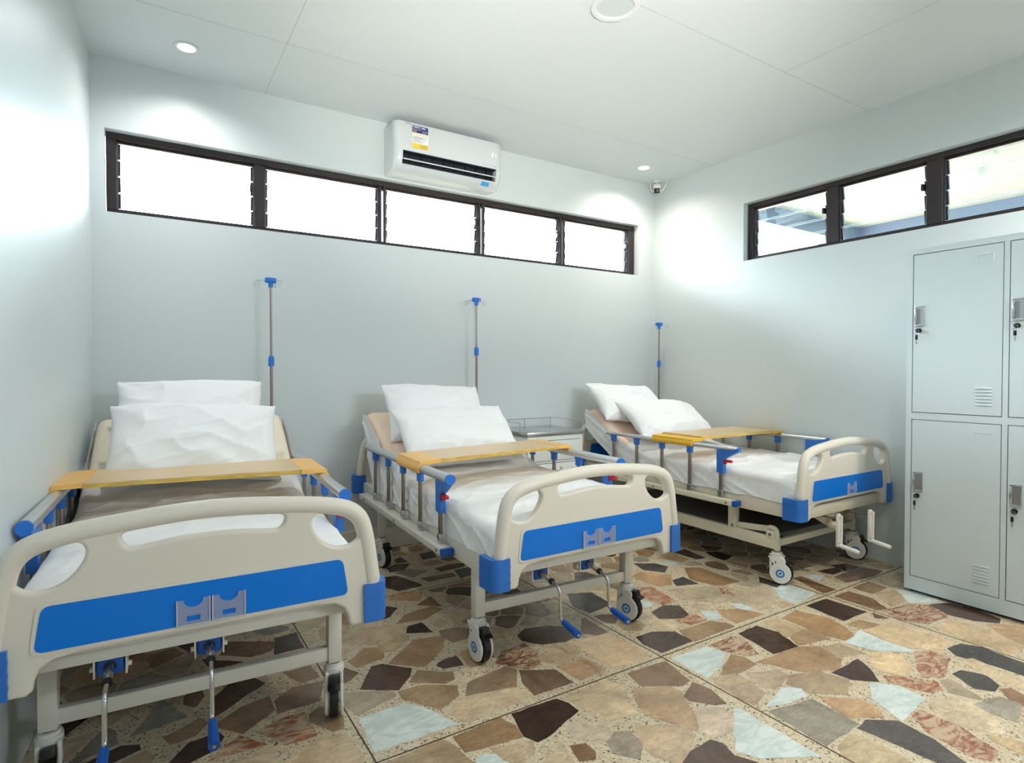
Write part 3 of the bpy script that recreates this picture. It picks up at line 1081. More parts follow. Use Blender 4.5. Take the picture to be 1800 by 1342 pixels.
def end_board(name, parent, y, face, dz, k, sleeves, label=None):
    """moulded head or foot board; face = -1 shows its panel towards the foot, z offset dz, twist k"""
    up = Matrix(((1, 0, 0, 0), (0, 0, face, 0), (0, 1, 0, 0), (0, 0, 0, 1)))       # local xy -> x, z
    b = MB()
    b.mesh(board_mesh(), up, 'ivory_plastic')
    arc = [(-.452, .52), (-.440, .61), (-.428, .68), (-.410, .722), (-.372, .750), (-.30, .768), (-.20, .780), (-.10, .789), (0, .793)]
    arc = arc + [(-x, z) for x, z in arc[:-1]][::-1]
    arc = smooth_loop(arc, 4, closed=False)
    b.tube([(x, 0.0, z) for x, z in arc], 0.0255, 'ivory_plastic', 14)
    for sx in (-1, 1):                      # stiffening columns beside the bumpers
        b.tube([(sx * .452, 0, .53), (sx * .447, 0, .46), (sx * .44, 0, .412)], [.0255, .022, .02], 'ivory_plastic', 12)
    # raised lip round the coloured panel
    lip = [(-.368, .610), (.368, .610), (.383, .484), (-.383, .484)]
    pan = [(-.358, .602), (.358, .602), (.374, .492), (-.374, .492)]

    def rounded(q, r):
        out = []
        n = len(q)
        for i in range(n):
            a, c, e_ = Vector(q[i - 1]), Vector(q[i]), Vector(q[(i + 1) % n])
            u, v = (a - c).normalized(), (e_ - c).normalized()
            for j in range(6):
                t = j / 5
                p0, p2 = c + u * r, c + v * r
                out.append(tuple((1 - t) ** 2 * p0 + 2 * t * (1 - t) * c + t * t * p2))
        return out
    f = face
    b.prism(rounded(lip, .024), Matrix.Translation((0, f * 0.0165, 0)) @ up, 0.005, 'ivory_plastic')
    o = b.build(name, parent, 50, loc=(0, y, dz), rot=(0, 0, -k))
    if label:
        o['label'] = label
    MB().prism(rounded(pan, .02), Matrix.Translation((0, f * 0.0188, 0)) @ up, 0.004, 'blue_panel').build('blue_panel', o, 30)
    for sx in (-1, 1):
        q = MB()
        for zc, hh, gr in ((.453, .118, 0.0), (.422, .006, .0011), (.453, .006, .0011), (.484, .006, .0011)):
            plan = [(.422 - gr, f * .010), (.422 - gr, f * (.027 + gr))]
            for i in range(9):
                a = math.radians(90 * i / 8)
                plan.append((.462 + (.034 + gr) * math.sin(a), f * (-.007 + (.034 + gr) * math.cos(a))))
            plan += [(.496 + gr, -f * .075), (.474, -f * .075), (.474, f * .010)]
            plan = [(sx * px, py) for px, py in plan]
            q.prism(plan, Matrix.Translation((0, 0, zc)), hh, 'blue_plastic')
        q.build('corner_bumper', o, 40)
    for (xa, xb) in sleeves:
        w_, h_ = xb - xa, .070
        cx = (xa + xb) / 2
        z0 = .491
        pts = [(xa, z0), (xb, z0), (xb, z0 + h_)]
        pts += [(cx + w_ * .42, z0 + h_)]
        for i in range(9):
            a = math.radians(0 - 180 * i / 8)
            pts.append((cx + .024 * math.cos(a), z0 + h_ + .022 * math.sin(a)))
        pts += [(cx - w_ * .42, z0 + h_), (xa, z0 + h_)]
        hole = [(cx - .016, z0 + .012), (cx + .016, z0 + .012), (cx + .016, z0 + .026), (cx - .016, z0 + .026)]
        me = filled([pts, hole], 0.0012, 0.0)
        s = MB()
        s.mesh(me, Matrix.Translation((0, f * .0235, 0)) @ up, 'card_sleeve')
        for xx in (xa + .002, xb - .002):
            s.box((xx, f * .0235, z0 + h_ / 2), (.0035, .006, h_), 'sleeve_edge')
        s.box((cx, f * .0235, z0 + .002), (w_, .006, .003), 'sleeve_edge')
        s.build('card_sleeve', o, 0)
    return o


def caster(parent, x, y, phi, steel):
    b = MB()
    b.cyl((0, 0, .150), (0, 0, .166), .034, 'white_plastic', 24)
    b.cyl((0, 0, .166), (0, 0, .178), .028, 'white_plastic', 24)
    b.cyl((0, 0, .178), (0, 0, .188), .018, 'bolt_steel', 16)
    # two tear-drop cheeks with a crown between them (plane yz, wheel centre ahead of the stem)
    cy, cz = -.020, .066
    out = [(.036, .152), (-.036, .152), (-.043, .135), (-.040, .118)]
    for i in range(15):
        a = math.radians(58 - 296 * i / 14)
        out.append((cy + -.052 * math.cos(a) * 1.0, cz + .054 * math.sin(a)))
    yz = Matrix(((0, 0, 1, 0), (1, 0, 0, 0), (0, 1, 0, 0), (0, 0, 0, 1)))
    cheek = filled([out], .001, .005, 2)
    for sx in (-1, 1):
        b.mesh(cheek, Matrix.Translation((sx * .0245, 0, 0)) @ yz, 'white_plastic')
    b.box((0, .002, .142), (.046, .066, .022), 'white_plastic', bev=.006)
    b.box((0, .030, .112), (.046, .014, .06), 'white_plastic', bev=.004)
    for sx in (-1, 1):
        xx = sx * .0312
        ring = filled([[(cy + .023 * math.cos(2 * PI * i / 24), cz + .023 * math.sin(2 * PI * i / 24)) for i in range(24)],
                       [(cy + .0145 * math.cos(2 * PI * i / 24), cz + .0145 * math.sin(2 * PI * i / 24)) for i in range(24)]], .0005, 0)
        b.mesh(ring, Matrix.Translation((xx, 0, 0)) @ yz, 'logo_blue')
        b.cyl((xx - .0005, cy, cz), (xx + .0005, cy, cz), .0075, 'logo_blue', 16)
        b.ball((xx, .004, .126), .0055, 'logo_blue', (.12, .8, 1.3), 10, 6)
    o = b.build('caster', parent, 40, loc=(x, y, 0), rot=(0, 0, phi))
    w = MB()
    pro = [(-.013, .046), (-.015, .058), (-.011, .0645), (0, .066), (.011, .0645), (.015, .058), (.013, .046)]

    def wf(u, v):
        i = min(int(v * 6 + 1e-6), 6)
        px, pr = pro[i]
        a = 2 * PI * u
        return (px, cy + pr * math.cos(a), cz + pr * math.sin(a))
    w.grid(wf, 32, 6, 'black_rubber')
    w.cyl((-.012, cy, cz), (.012, cy, cz), .047, 'black_rubber', 24)
    w.build('wheel', o, 40)
    l_ = MB()
    l_.box((0, -.050, .137), (.034, .040, .030), 'black_plastic', rot=(-.25, 0, 0), bev=.005)
    l_.box((0, -.076, .126), (.040, .030, .008), 'black_plastic', rot=(.45, 0, 0), bev=.003)
    l_.box((0, -.060, .112), (.028, .016, .030), 'black_plastic', bev=.003)
    l_.build('brake_lever', o, 30)
    return o


def crank_hanging(parent, x, dz):
    c = MB()
    c.cyl((x, -.205, .393 + dz), (x, -.285, .385 + dz), .0105, 'chrome', 16)
    c.cyl((x, -.283, .3852 + dz), (x, -.291, .3845 + dz), .0125, 'black_plastic', 16)
    pts = smooth_loop([(x, -.285, .385 + dz), (x, -.318, .380 + dz), (x, -.338, .370 + dz), (x, -.345, .350 + dz), (x, -.349, .280 + dz), (x, -.353, .262 + dz),
                       (x, -.368, .256 + dz), (x, -.445, .246 + dz)], 4, False)
    c.tube(pts, .0062, 'chrome', 10)
    o = c.build('crank', parent, 40)
    g = MB()
    g.box((x, -.178, .391 + dz), (.064, .060, .052), 'deep_blue_plastic', bev=.012, seg=3)
    g.cyl((x, -.208, .393 + dz), (x, -.2105, .393 + dz), .022, 'deep_blue_plastic', 20)
    g.cyl((x, -.2100, .393 + dz), (x, -.2120, .393 + dz), .015, 'black_plastic', 20)
    g.build('gearbox', o, 40)
    for s in (-1, 1):
        q = MB()
        q.box((x + s * .036, -.182, .393 + dz), (.004, .052, .058), 'white_steel')
        q.cyl((x + s * .036, -.190, .384 + dz), (x + s * .047, -.190, .384 + dz), .007, 'white_steel', 8)
        q.build('bracket', o, 30)
    h = MB()
    h.cyl((x, -.370, .2558 + dz), (x, -.462, .244 + dz), .0115, 'deep_blue_plastic', 16, r2=.0135)
    h.cyl((x, -.4616, .2441 + dz), (x, -.464, .2438 + dz), .005, 'chrome', 12)
    h.build('grip', o, 40)


def crank_folding(parent, x, yb):
    c = MB()
    c.cyl((x, -.10, .386), (x, yb + .005, .386), .0065, 'post_steel', 12)
    o = c.build('crank', parent, 40)
    a = MB()
    a.box((x, yb, .325), (.030, .016, .182), 'white_plastic', bev=.005)
    a.tube([(x + .010, yb - .010, .405), (x + .010, yb - .010, .25)], .0085, 'white_plastic', 10)
    for zz in (.395, .255):
        a.cyl((x - .006, yb - .0085, zz), (x - .006, yb - .010, zz), .004, 'bolt_steel', 8)
    a.build('folding_arm', o, 40)
    h = MB()
    h.tube([(x, yb, .243), (x, yb - .03, .240), (x, yb - .105, .230), (x, yb - .112, .229)], [.009, .0115, .0115, .006], 'white_plastic', 12)
    h.build('grip', o, 40)


def side_rail(parent, sx, tube_r, y0, y1, posts, steel, zt=.735):
    x = sx * .468
    b = MB()
    b.cyl((x, y0, zt), (x, y1, zt), tube_r, 'rail_aluminium', 24)
    b.box((sx * .4735, (.155 + y1 + .09) / 2, .418), (.055, y1 + .09 - .155, .032), steel, bev=.003)
    for yy in (.20, .78, y1 - .02):
        b.cyl((sx * .5005, yy, .418), (sx * .5035, yy, .418), .007, 'bolt_steel', 10)
    o = b.build('side_rail', parent, 40)
    c = MB()
    c.cyl((x, y0 + .002, zt), (x, y0 - .012, zt), tube_r + .0008, 'cap_blue', 24)
    c.build('end_cap', o, 40)
    c = MB()
    c.box((sx * .4735, .148, .418), (.056, .026, .033), 'deep_blue_plastic', bev=.003)
    c.build('bar_end_cap', o, 40)
    for i, yy in enumerate(posts):
        p_ = MB()
        p_.box((x, yy, .569), (.016, .026, .268), 'post_steel', bev=.0075, seg=3)
        p_.box((x, yy, .456), (.021, .033, .044), 'chrome', bev=.002, seg=1)
        q = p_.build('post', o, 40)
        k_ = MB()
        if i > 0:
            k_.box((x, yy, zt - tube_r - .020), (.026, .036, .048), 'blue_plastic', bev=.004)
            k_.box((x, yy, zt - tube_r - .002), (.030, .042, .012), 'blue_plastic', bev=.003)
            k_.build('post_clip', q, 40)
        else:
            zb = zt - tube_r
            prof = [(yy + .022, zb + .004), (yy + .020, zb - .135), (yy - .022, zb - .140), (yy - .026, zb - .055), (yy - .050, zb - .040),
                    (y0 + .01, zb - .008), (y0 - .010, zb + .012), (y0 - .010, zb + .020), (yy - .05, zb + .004)]
            yz = Matrix(((0, 0, 1, x), (1, 0, 0, 0), (0, 1, 0, 0), (0, 0, 0, 1)))
            k_.prism(prof, yz, .030, 'blue_plastic')
            k_.build('latch_housing', q, 30)
            r_ = MB()
            r_.box((x, yy - .050, zb - .062), (.020, .055, .016), 'red_plastic', bev=.004)
            r_.box((x, yy - .030, zb - .072), (.018, .018, .020), 'red_plastic', bev=.004)
            r_.build('release_lever', q, 40)


def hospital_bed(label, pose, cream, dz, k, cranks, posts, tube_r, y0, y1, phis, yf, group):
    steel = 'cream_steel' if cream else 'white_steel'
    root = thing('hospital_bed', label, 'bed', (pose[0], pose[1], 0), -pose[2], group)
    f = MB()
    for sx in (-1, 1):
        f.box((sx * .418, .70, .432), (.040, 1.86, .085), steel, bev=.004)
    if cream:
        f.box((0, -.215, .428), (.80, .04, .064), steel, bev=.004)
    else:
        f.box((0, -.215, .447 + dz * .7), (.80, .04, .056), steel, bev=.004)
    f.box((0, 1.61, .432), (.80, .04, .080), steel, bev=.004)
    if not cream:
        for y in (0, 1.33):
            f.box((0, y, .215), (.752, .030, .045), steel, bev=.003)
        for x in (-.2, .1):
            f.box((x, .70, .442), (.03, 1.78, .03), steel)
    else:
        for sx in (-1, 1):
            f.box((sx * .40, .63, .224), (.035, 1.42, .064), steel, bev=.003)
            f.box((sx * .385, .095, .282), (.016, .24, .036), steel, rot=(-.10, 0, 0), bev=.003)
            f.box((sx * .40, -.035, .268), (.042, .055, .050), steel, bev=.008)
            f.cyl((sx * .421, -.035, .272), (sx * .425, -.035, .272), .008, 'bolt_steel', 10)
            f.cyl((sx * .425, .21, .272), (sx * .429, .21, .272), .008, 'bolt_steel', 10)
            f.tube(smooth_loop([(sx * .40, -.066, .20), (sx * .40, -.066, .285), (sx * .40, -.05, .305), (sx * .40, -.02, .308)], 3, False), .014, steel, 10)
        f.box((0, -.06, .226), (.77, .025, .038), steel, bev=.003)
        f.box((0, 1.33, .226), (.77, .03, .05), steel, bev=.003)
        f.box((-.03, -.12, .352), (.045, .10, .085), steel, rot=(.5, 0, .5), bev=.004)
        f.box((.02, -.16, .378), (.42, .05, .018), steel, rot=(0, 0, .05), bev=.003)
        f.cyl((-.05, -.165, .315), (-.035, -.215, .300), .022, steel, 14)
    f.build('frame', root, 40)
    dk = MB()
    dk.box((0, .31, .466), (.79, 1.08, .012), 'platform_grey', bev=.002)
    dk.box((0, 1.19, .665), (.79, .78, .012), 'platform_grey', rot=(.52, 0, 0), bev=.002)
    if cream:
        dk.box((0, .64, .247), (.74, 1.30, .006), 'platform_grey')
    dk.build('mattress_deck', root, 30)
    legs = [(-.397, 0), (.397, 0), (-.397, 1.33), (.397, 1.33)] if not cream else [(-.40, -.066), (.40, -.066), (-.40, 1.33), (.40, 1.33)]
    for (x, y), ph in zip(legs, phis):
        l_ = MB()
        if cream:
            l_.cyl((x, y, .183), (x, y, .215), .017, steel, 16)
        else:
            l_.box((x, y, .289), (.046, .046, .212), steel, bev=.004)
        l_.build('leg', root, 40)
        caster(root, x, y, ph, steel)
    if cream:
        for sx in (-1, 1):
            for y in (.22, 1.10):
                MB().box((sx * .40, y, .325), (.050, .045, .140), steel, bev=.004).build('upright', root, 40)
    end_board('footboard', root, yf, -1, dz, k, [(-.078, .003), (.006, .090)] if not cream else [(-.03, .06)])
    end_board('headboard', root, 1.615, -1, 0.01, 0, [])
    for c in cranks:
        (crank_folding(root, c[0], c[1]) if cream else crank_hanging(root, c[0], c[1]))
    for sx in (-1, 1):
        side_rail(root, sx, tube_r, y0, y1, posts, steel)
    return root


POSE = {1: (.380, -1.700, .052), 2: (1.782, -1.686, .049), 3: (3.632, -1.746, 0.0)}
hospital_bed('hospital bed nearest the left wall with ivory footboard, blue panel and two hanging cranks', POSE[1], False, .030, -.011,
             [(-.232, .02), (.003, .02)], (.232, .481, .728, .972, 1.215), .0215, .128, 1.37, (.1, -.22, .2, .3), -.288, 'hospital beds in a row')
hospital_bed('middle hospital bed of the three with ivory footboard and blue-grip cranks hanging down', POSE[2], False, 0, -.045,
             [(-.222, 0), (.010, 0)], (.232, .481, .728, .972, 1.221), .0215, .128, 1.37, (.06, .34, .25, .3), -.268, 'hospital beds in a row')
hospital_bed('cream framed hospital bed along the right wall with white folding cranks and lower tray', POSE[3], True, 0, .008,
             [(-.20, -.30), (.045, -.345)], (.261, .498, .734, .971, 1.207), .0135, .142, 1.285, (.48, .45, .2, .3), -.236, 'hospital beds in a row')


# ------------------------------------------------------------------ bedding
def path_eval(pts, n=10):
    q = smooth_loop(pts, n, closed=False)
    acc = [0.0]
    for i in range(1, len(q)):
        acc.append(acc[-1] + math.dist(q[i - 1], q[i]))
    T = acc[-1]

    def at(s):
        s = max(0.0, min(1.0, s)) * T
        lo, hi = 0, len(acc) - 1
        while hi - lo > 1:
            m_ = (lo + hi) // 2
            if acc[m_] <= s:
                lo = m_
            else:
                hi = m_
        t = (s - acc[lo]) / max(1e-9, acc[hi] - acc[lo])
        y = q[lo][0] + (q[hi][0] - q[lo][0]) * t
        z = q[lo][1] + (q[hi][1] - q[lo][1]) * t
        dy, dz = q[hi][0] - q[lo][0], q[hi][1] - q[lo][1]
        L = math.hypot(dy, dz)
        return y, z, -dz / L, dy / L          # point and its upward normal
    return at


TOPS = {1: [(-.225, .585), (-.14, .606), (.05, .615), (.3, .617), (.70, .617), (.88, .636), (1.08, .722), (1.28, .840), (1.45, .928), (1.55, .966)],
        2: [(-.225, .585), (-.14, .606), (.05, .615), (.3, .617), (.70, .617), (.88, .634), (1.08, .716), (1.28, .826), (1.45, .910), (1.55, .946)],
        3: [(-.195, .585), (-.11, .606), (.05, .613), (.3, .615), (.78, .615), (.98, .632), (1.15, .690), (1.30, .774), (1.45, .868), (1.55, .912)]}


def mattress(n, label, cover):
    at = path_eval(TOPS[n])
    b = MB()
    w, t = .4345, .112
    sec = rrect(2 * w, t, .042, 5)

    def f(u, v):
        y, z, ny, nz = at(v)
        k_ = min(1.0, math.sqrt(max(0.0, min(v, 1 - v)) * 40)) if 0 < v < 1 else 0.0
        i = int(round(u * len(sec))) % len(sec)
        sx, st = sec[i]
        d = st * (0.35 + 0.65 * k_) - t / 2
        wr = 0.003 * noise.noise(Vector((sx * 9, y * 9, 3.1 * n)))
        if y > 1.0 and st > 0:
            wr += 0.006 * noise.noise(Vector((sx * 5 + y * 9, y * 4 - sx * 7, 7.3)))
        xx = sx * (0.965 + 0.035 * k_) * (.980 + .020 * max(0.0, min(1.0, (y - .95) / .15)))
        return (xx, y + ny * (d + wr), z + nz * (d + wr))
    b.grid(f, len(sec), 90, cover)
    for v in (0.0, 1.0):
        q = [f(i / len(sec), v) for i in range(len(sec))]
        fc = b.bm.faces.new([b.bm.verts.new(p_) for p_ in q])
        fc.material_index = 0
    bmesh.ops.remove_doubles(b.bm, verts=b.bm.verts[:], dist=1e-5)
    o = b.build('mattress', None, 60, loc=(POSE[n][0], POSE[n][1], 0), rot=(0, 0, -POSE[n][2]))
    return tag(o, label, 'mattress', 'mattresses on the hospital beds')


def bed_sheet(n, label):
    top = TOPS[n]
    pts = [(top[0][0] - .016, .478), (top[0][0] - .018, .53), (top[0][0] - .012, .575), (top[0][0] + .02, .598)] + [(y, z + .005) for y, z in top[1:]] + [(1.566, top[-1][1] + .002)]
    at = path_eval(pts)
    half = .449
    rnd = {1: 1.7, 2: 5.2, 3: 9.4}[n]
    edge = {1: 1.06, 2: 1.06, 3: 1.10}[n]
    R = .040

    def hem(y, sx):
        h = .474 + .012 * noise.noise(Vector((y * 5, sx * 3, rnd)))
        a0, a1, ztop = ((1.36, 1.57, .86) if n != 3 else (1.14, 1.60, .79))
        if y > a0:
            h += (y - a0) / (a1 - a0) * (ztop - .476)
        return h

    def ridge(a, b_, c, p_):
        return (1 - abs(noise.noise(Vector((a, b_, c))))) ** p_

    def f(u, v):
        y, z, ny, nz = at(v)
        a = 2 * u - 1
        sx = 1 if a >= 0 else -1
        r = abs(a) / .68
        wob = .5 * noise.noise(Vector((y * 2.2, a * 2.2, rnd)))
        if r <= 1:                           # lying on the mattress
            x = sx * r * (half - R)
            up = .004 * noise.noise(Vector((x * 4 + rnd, y * 5, 1.0)))
            up += .008 * ridge(x * 2.2 + y * 3 + rnd, y * 6 - x * 1.5 + wob, 4.0, 7)
            up += .009 * ridge(x * 1.1 + wob, y * 5 + rnd + x, 8.0, 9)
            up += .005 * ridge(x * 5 - y * 2, y * 3 + rnd + wob, 12.0, 8)
            e_ = min(1.0, (1 - r) * 5 + .35)
            up = max(up * e_, -.002)
            return (x, y + ny * up, z + nz * up)
        d = (abs(a) - .68) / .32             # down the side
        hz = hem(y, sx)
        zt = z
        x0 = half - R
        if d < .30:
            th = d / .30 * PI / 2
            xx = x0 + R * math.sin(th)
            zz = zt - R * (1 - math.cos(th))
        else:
            xx = half
            zz = (zt - R) + (min(hz, zt - R - .01) - (zt - R)) * (d - .30) / .70
        amp = min(1.0, d * 2.2)
        w1 = noise.noise(Vector((y * 8 + zz * 5, zz * 3.0, rnd * 2 + sx)))
        w2 = ridge(y * 6 - zz * 9 + wob, rnd * 3 + zz * 4, zz * 2 + sx, 6)
        w3 = ridge(y * 13 + zz * 6, rnd * 5, zz * 3 + sx * 2, 7)
        k_ = .006 * w1 + .010 * w2 + .005 * w3 - .009
        zz += amp * .006 * w2 * (1 - d)
        xx += amp * k_ * (1.0 if d > .3 else .8)
        xx = min(xx, .4585)
        return (sx * xx, y, zz)

    def keep(u, v):
        y = at(v)[0]
        a = abs(2 * u - 1)
        return y < edge + .012 * noise.noise(Vector((u * 7, rnd, 0))) or a > .68 + .32 * .22 + .02 * noise.noise(Vector((y * 6, rnd, u)))
    b = MB()
    b.grid(f, 150, 260, 'white_linen', keep)
    o = b.build('bed_sheet', None, 180, loc=(POSE[n][0], POSE[n][1], 0), rot=(0, 0, -POSE[n][2]))
    return tag(o, label, 'bed sheet', 'white sheets on the hospital beds')


def pillow(n, label, c, slant, w, h, t, seed, roll=0.0, yaw=0.0):
    rnd = seed * 3.7

    def f(side):
        def g(u, v):
            a, b_ = 2 * u - 1, 2 * v - 1
            sq = max(0.0, (1 - abs(a) ** 3.6) * (1 - abs(b_) ** 2.8))
            z = side * t / 2 * sq ** .62
            x = a * w / 2 * (1 - .05 * (1 - b_ * b_) * abs(a) ** 4) * (1 + .014 * noise.noise(Vector((b_ * 3, rnd, a))))
            y = b_ * h / 2 * (1 - .07 * (1 - a * a) * abs(b_) ** 4) * (1 + .03 * noise.noise(Vector((a * 2.5, b_, rnd))))
            m_ = sq ** .4
            q1 = .5 * noise.noise(Vector((a * 2, b_ * 2, rnd)))
            z += side * m_ * (.016 * noise.noise(Vector((a * 1.5 + rnd, b_ * 1.4, side))) +
                              .013 * (1 - abs(noise.noise(Vector((a * 1.3 + b_ * 1.0 + rnd, b_ * 1.2 - a * .7 + q1, side * 2))))) ** 4 +
                              .006 * (1 - abs(noise.noise(Vector((a * 2.6 - b_ * 1.8 + q1, b_ * 2.0 + rnd, side * 5))))) ** 5 - .008)
            # gathers running in from the corners
            z += side * .010 * m_ * (abs(a) * abs(b_)) * math.sin(9 * math.atan2(abs(b_) - 1.05, abs(a) - 1.05) + seed)
            z -= side * .006 * math.exp(-((a - .80) / .02) ** 2) * (1 - b_ ** 4)
            z += .012 * math.sin(a * 2.2 + seed) - .012 * a * a * abs(b_)
            return (x, y, z)
        return g
    b = MB()
    b.grid(f(1), 90, 64, 'pillow_linen')
    b.grid(f(-1), 90, 64, 'pillow_linen')
    bmesh.ops.remove_doubles(b.bm, verts=b.bm.verts[:], dist=3e-4)
    P = bedpoint(POSE[n], c)
    o = b.build('pillow', None, 180, loc=P)
    o.rotation_euler = (Matrix.Rotation(-POSE[n][2] + yaw, 3, 'Z') @ Matrix.Rotation(slant, 3, 'X') @ Matrix.Rotation(roll, 3, 'Z')).to_euler()
    return tag(o, label, 'pillow', 'white pillows on the hospital beds')


mattress(1, 'cream covered mattress raised at the head, on the bed by the left wall', 'cream_cover')
mattress(2, 'peach covered mattress raised at the head, on the middle hospital bed', 'peach_cover')
mattress(3, 'peach covered mattress raised at the head, on the bed along the right wall', 'peach_cover')
bed_sheet(1, 'white sheet spread over the mattress of the bed by the left wall')
bed_sheet(2, 'white wrinkled sheet hanging over the sides of the middle bed')
bed_sheet(3, 'white sheet draped over the bed along the right wall')
pillow(1, 'upright white pillow at the back on the bed by the left wall', (-.015, 1.285, .975), 1.00, .67, .42, .16, 1, roll=-.02)
pillow(1, 'large white pillow in front of another on the bed by the left wall', (.0, 1.045, .865), .88, .72, .44, .18, 2, roll=-.03)
pillow(2, 'white pillow standing at the back on the middle bed', (-.05, 1.285, .940), .96, .67, .41, .16, 3, roll=-.02)
pillow(2, 'white pillow leaning in front of another on the middle bed', (-.03, 1.005, .825), .78, .74, .43, .18, 4, roll=.03)
pillow(3, 'white pillow at the back near the corner on the right wall bed', (-.14, 1.40, .950), .72, .65, .41, .16, 5, roll=-.10)
pillow(3, 'white pillow lying in front on the right wall bed', (-.03, 1.10, .835), .58, .71, .44, .17, 6, roll=-.12)


def overbed_board(n, label, yl, yr, depth, r, edge):
    """board laid across the two side rails; yl, yr = its foot-side edge at left and right"""
    root = thing('overbed_board', label, 'overbed table', (POSE[n][0], POSE[n][1], 0), -POSE[n][2], 'boards across the bed rails')
    zt = .735
    ro, ri = r + .009, r + .0008
    xin = .385

    def mid(x):
        return yl + (yr - yl) * (x + .468) / .936
    t = MB()
    for za, zb, m_, e_ in ((.7605, .7765, 'tray_laminate', 0.0), (.7575, .7715, 'tray_edge', .0025)):
        q = [(-xin, mid(-xin) - e_), (xin, mid(xin) - e_), (xin, mid(xin) + depth + e_), (-xin, mid(-xin) + depth + e_)]
        t.prism(q, Matrix.Translation((0, 0, (za + zb) / 2)), zb - za, m_)
    t.build('board', root, 0)
    for sx in (-1, 1):
        prof = [(xin - .004, zt + r + .0215), (xin - .004, zt + r + .0015)]
        a0 = 95
        inner = []
        for i in range(9):
            a = math.radians(a0 - (a0 + 40) * i / 8)
            inner.append((.468 + ri * math.cos(a), zt + ri * math.sin(a)))
        outer = []
        for i in range(9):
            a = math.radians(-40 + (40 + 78) * i / 8)
            outer.append((.468 + ro * math.cos(a) + (.004 if a > .9 else 0), zt + ro * math.sin(a) + (.008 if a > .9 else 0)))
        prof = prof + inner + outer
        y0 = (yl if sx < 0 else yr)
        mx = Matrix(((sx, 0, 0, 0), (0, 0, 1, y0 + depth / 2), (0, 1, 0, 0), (0, 0, 0, 1)))
        c = MB()
        c.prism(prof, mx, depth + .006, edge)
        c.build('end_clip', root, 30)
    return root


overbed_board(1, 'wood-grain overbed board across the rails of the bed by the left wall', .625, .525, .350, .0215, 'honey_plastic')
overbed_board(2, 'wood-grain overbed board across the rails of the middle bed', .435, .575, .310, .0215, 'honey_plastic')
overbed_board(3, 'wood-grain overbed board with yellow ends across the right wall bed', .470, .478, .335, .0135, 'yellow_plastic')


def infusion_pole(n, label, x, y, top, collar, turn):
    P = bedpoint(POSE[n], (x, y, 0))
    root = thing('infusion_pole', label, 'drip stand', P, turn, 'drip poles at the bed heads')
    MB().cyl((0, 0, .40), (0, 0, collar), .0085, 'post_steel', 14).build('lower_tube', root)
    MB().cyl((0, 0, collar), (0, 0, top - .02), .0062, 'post_steel', 14).build('upper_tube', root)
    k_ = MB()
    k_.cyl((0, 0, collar - .03), (0, 0, collar + .012), .0165, 'cap_blue', 18)
    k_.cyl((0, 0, collar + .012), (0, 0, collar + .03), .0165, 'cap_blue', 18, r2=.012)
    k_.build('height_collar', root)
    h = MB()
    h.cyl((0, 0, top - .035), (0, 0, top), .013, 'cap_blue', 16)
    h.box((0, 0, top + .006), (.062, .034, .030), 'cap_blue', bev=.007)
    h.build('hook_head', root)
    for i in range(3):
        a = 2 * PI * i / 3 + (0 if i else 0)
        w = []
        R = .014
        w.append((.022, top + .004))
        w.append((.06, top + .002))
        for j in range(12):
            th = math.radians(80 - 330 * j / 11)
            w.append((.076 + R * math.cos(th), top - .014 + R * math.sin(th)))
        pts = [(q[0] * math.cos(a), q[0] * math.sin(a), q[1]) for q in w]
        MB().tube(pts, .0017, 'chrome', 6).build('hook', root)
    return root


infusion_pole(1, 'thin steel drip pole with blue collar behind the bed by the left wall', .395, 1.590, 1.722, 1.257, PI)
infusion_pole(2, 'thin steel drip pole with blue collar behind the middle bed', .378, 1.590, 1.700, 1.339, .25)
infusion_pole(3, 'thin steel drip pole in the room corner behind the right wall bed', .405, 1.590, 1.600, 1.262, PI)


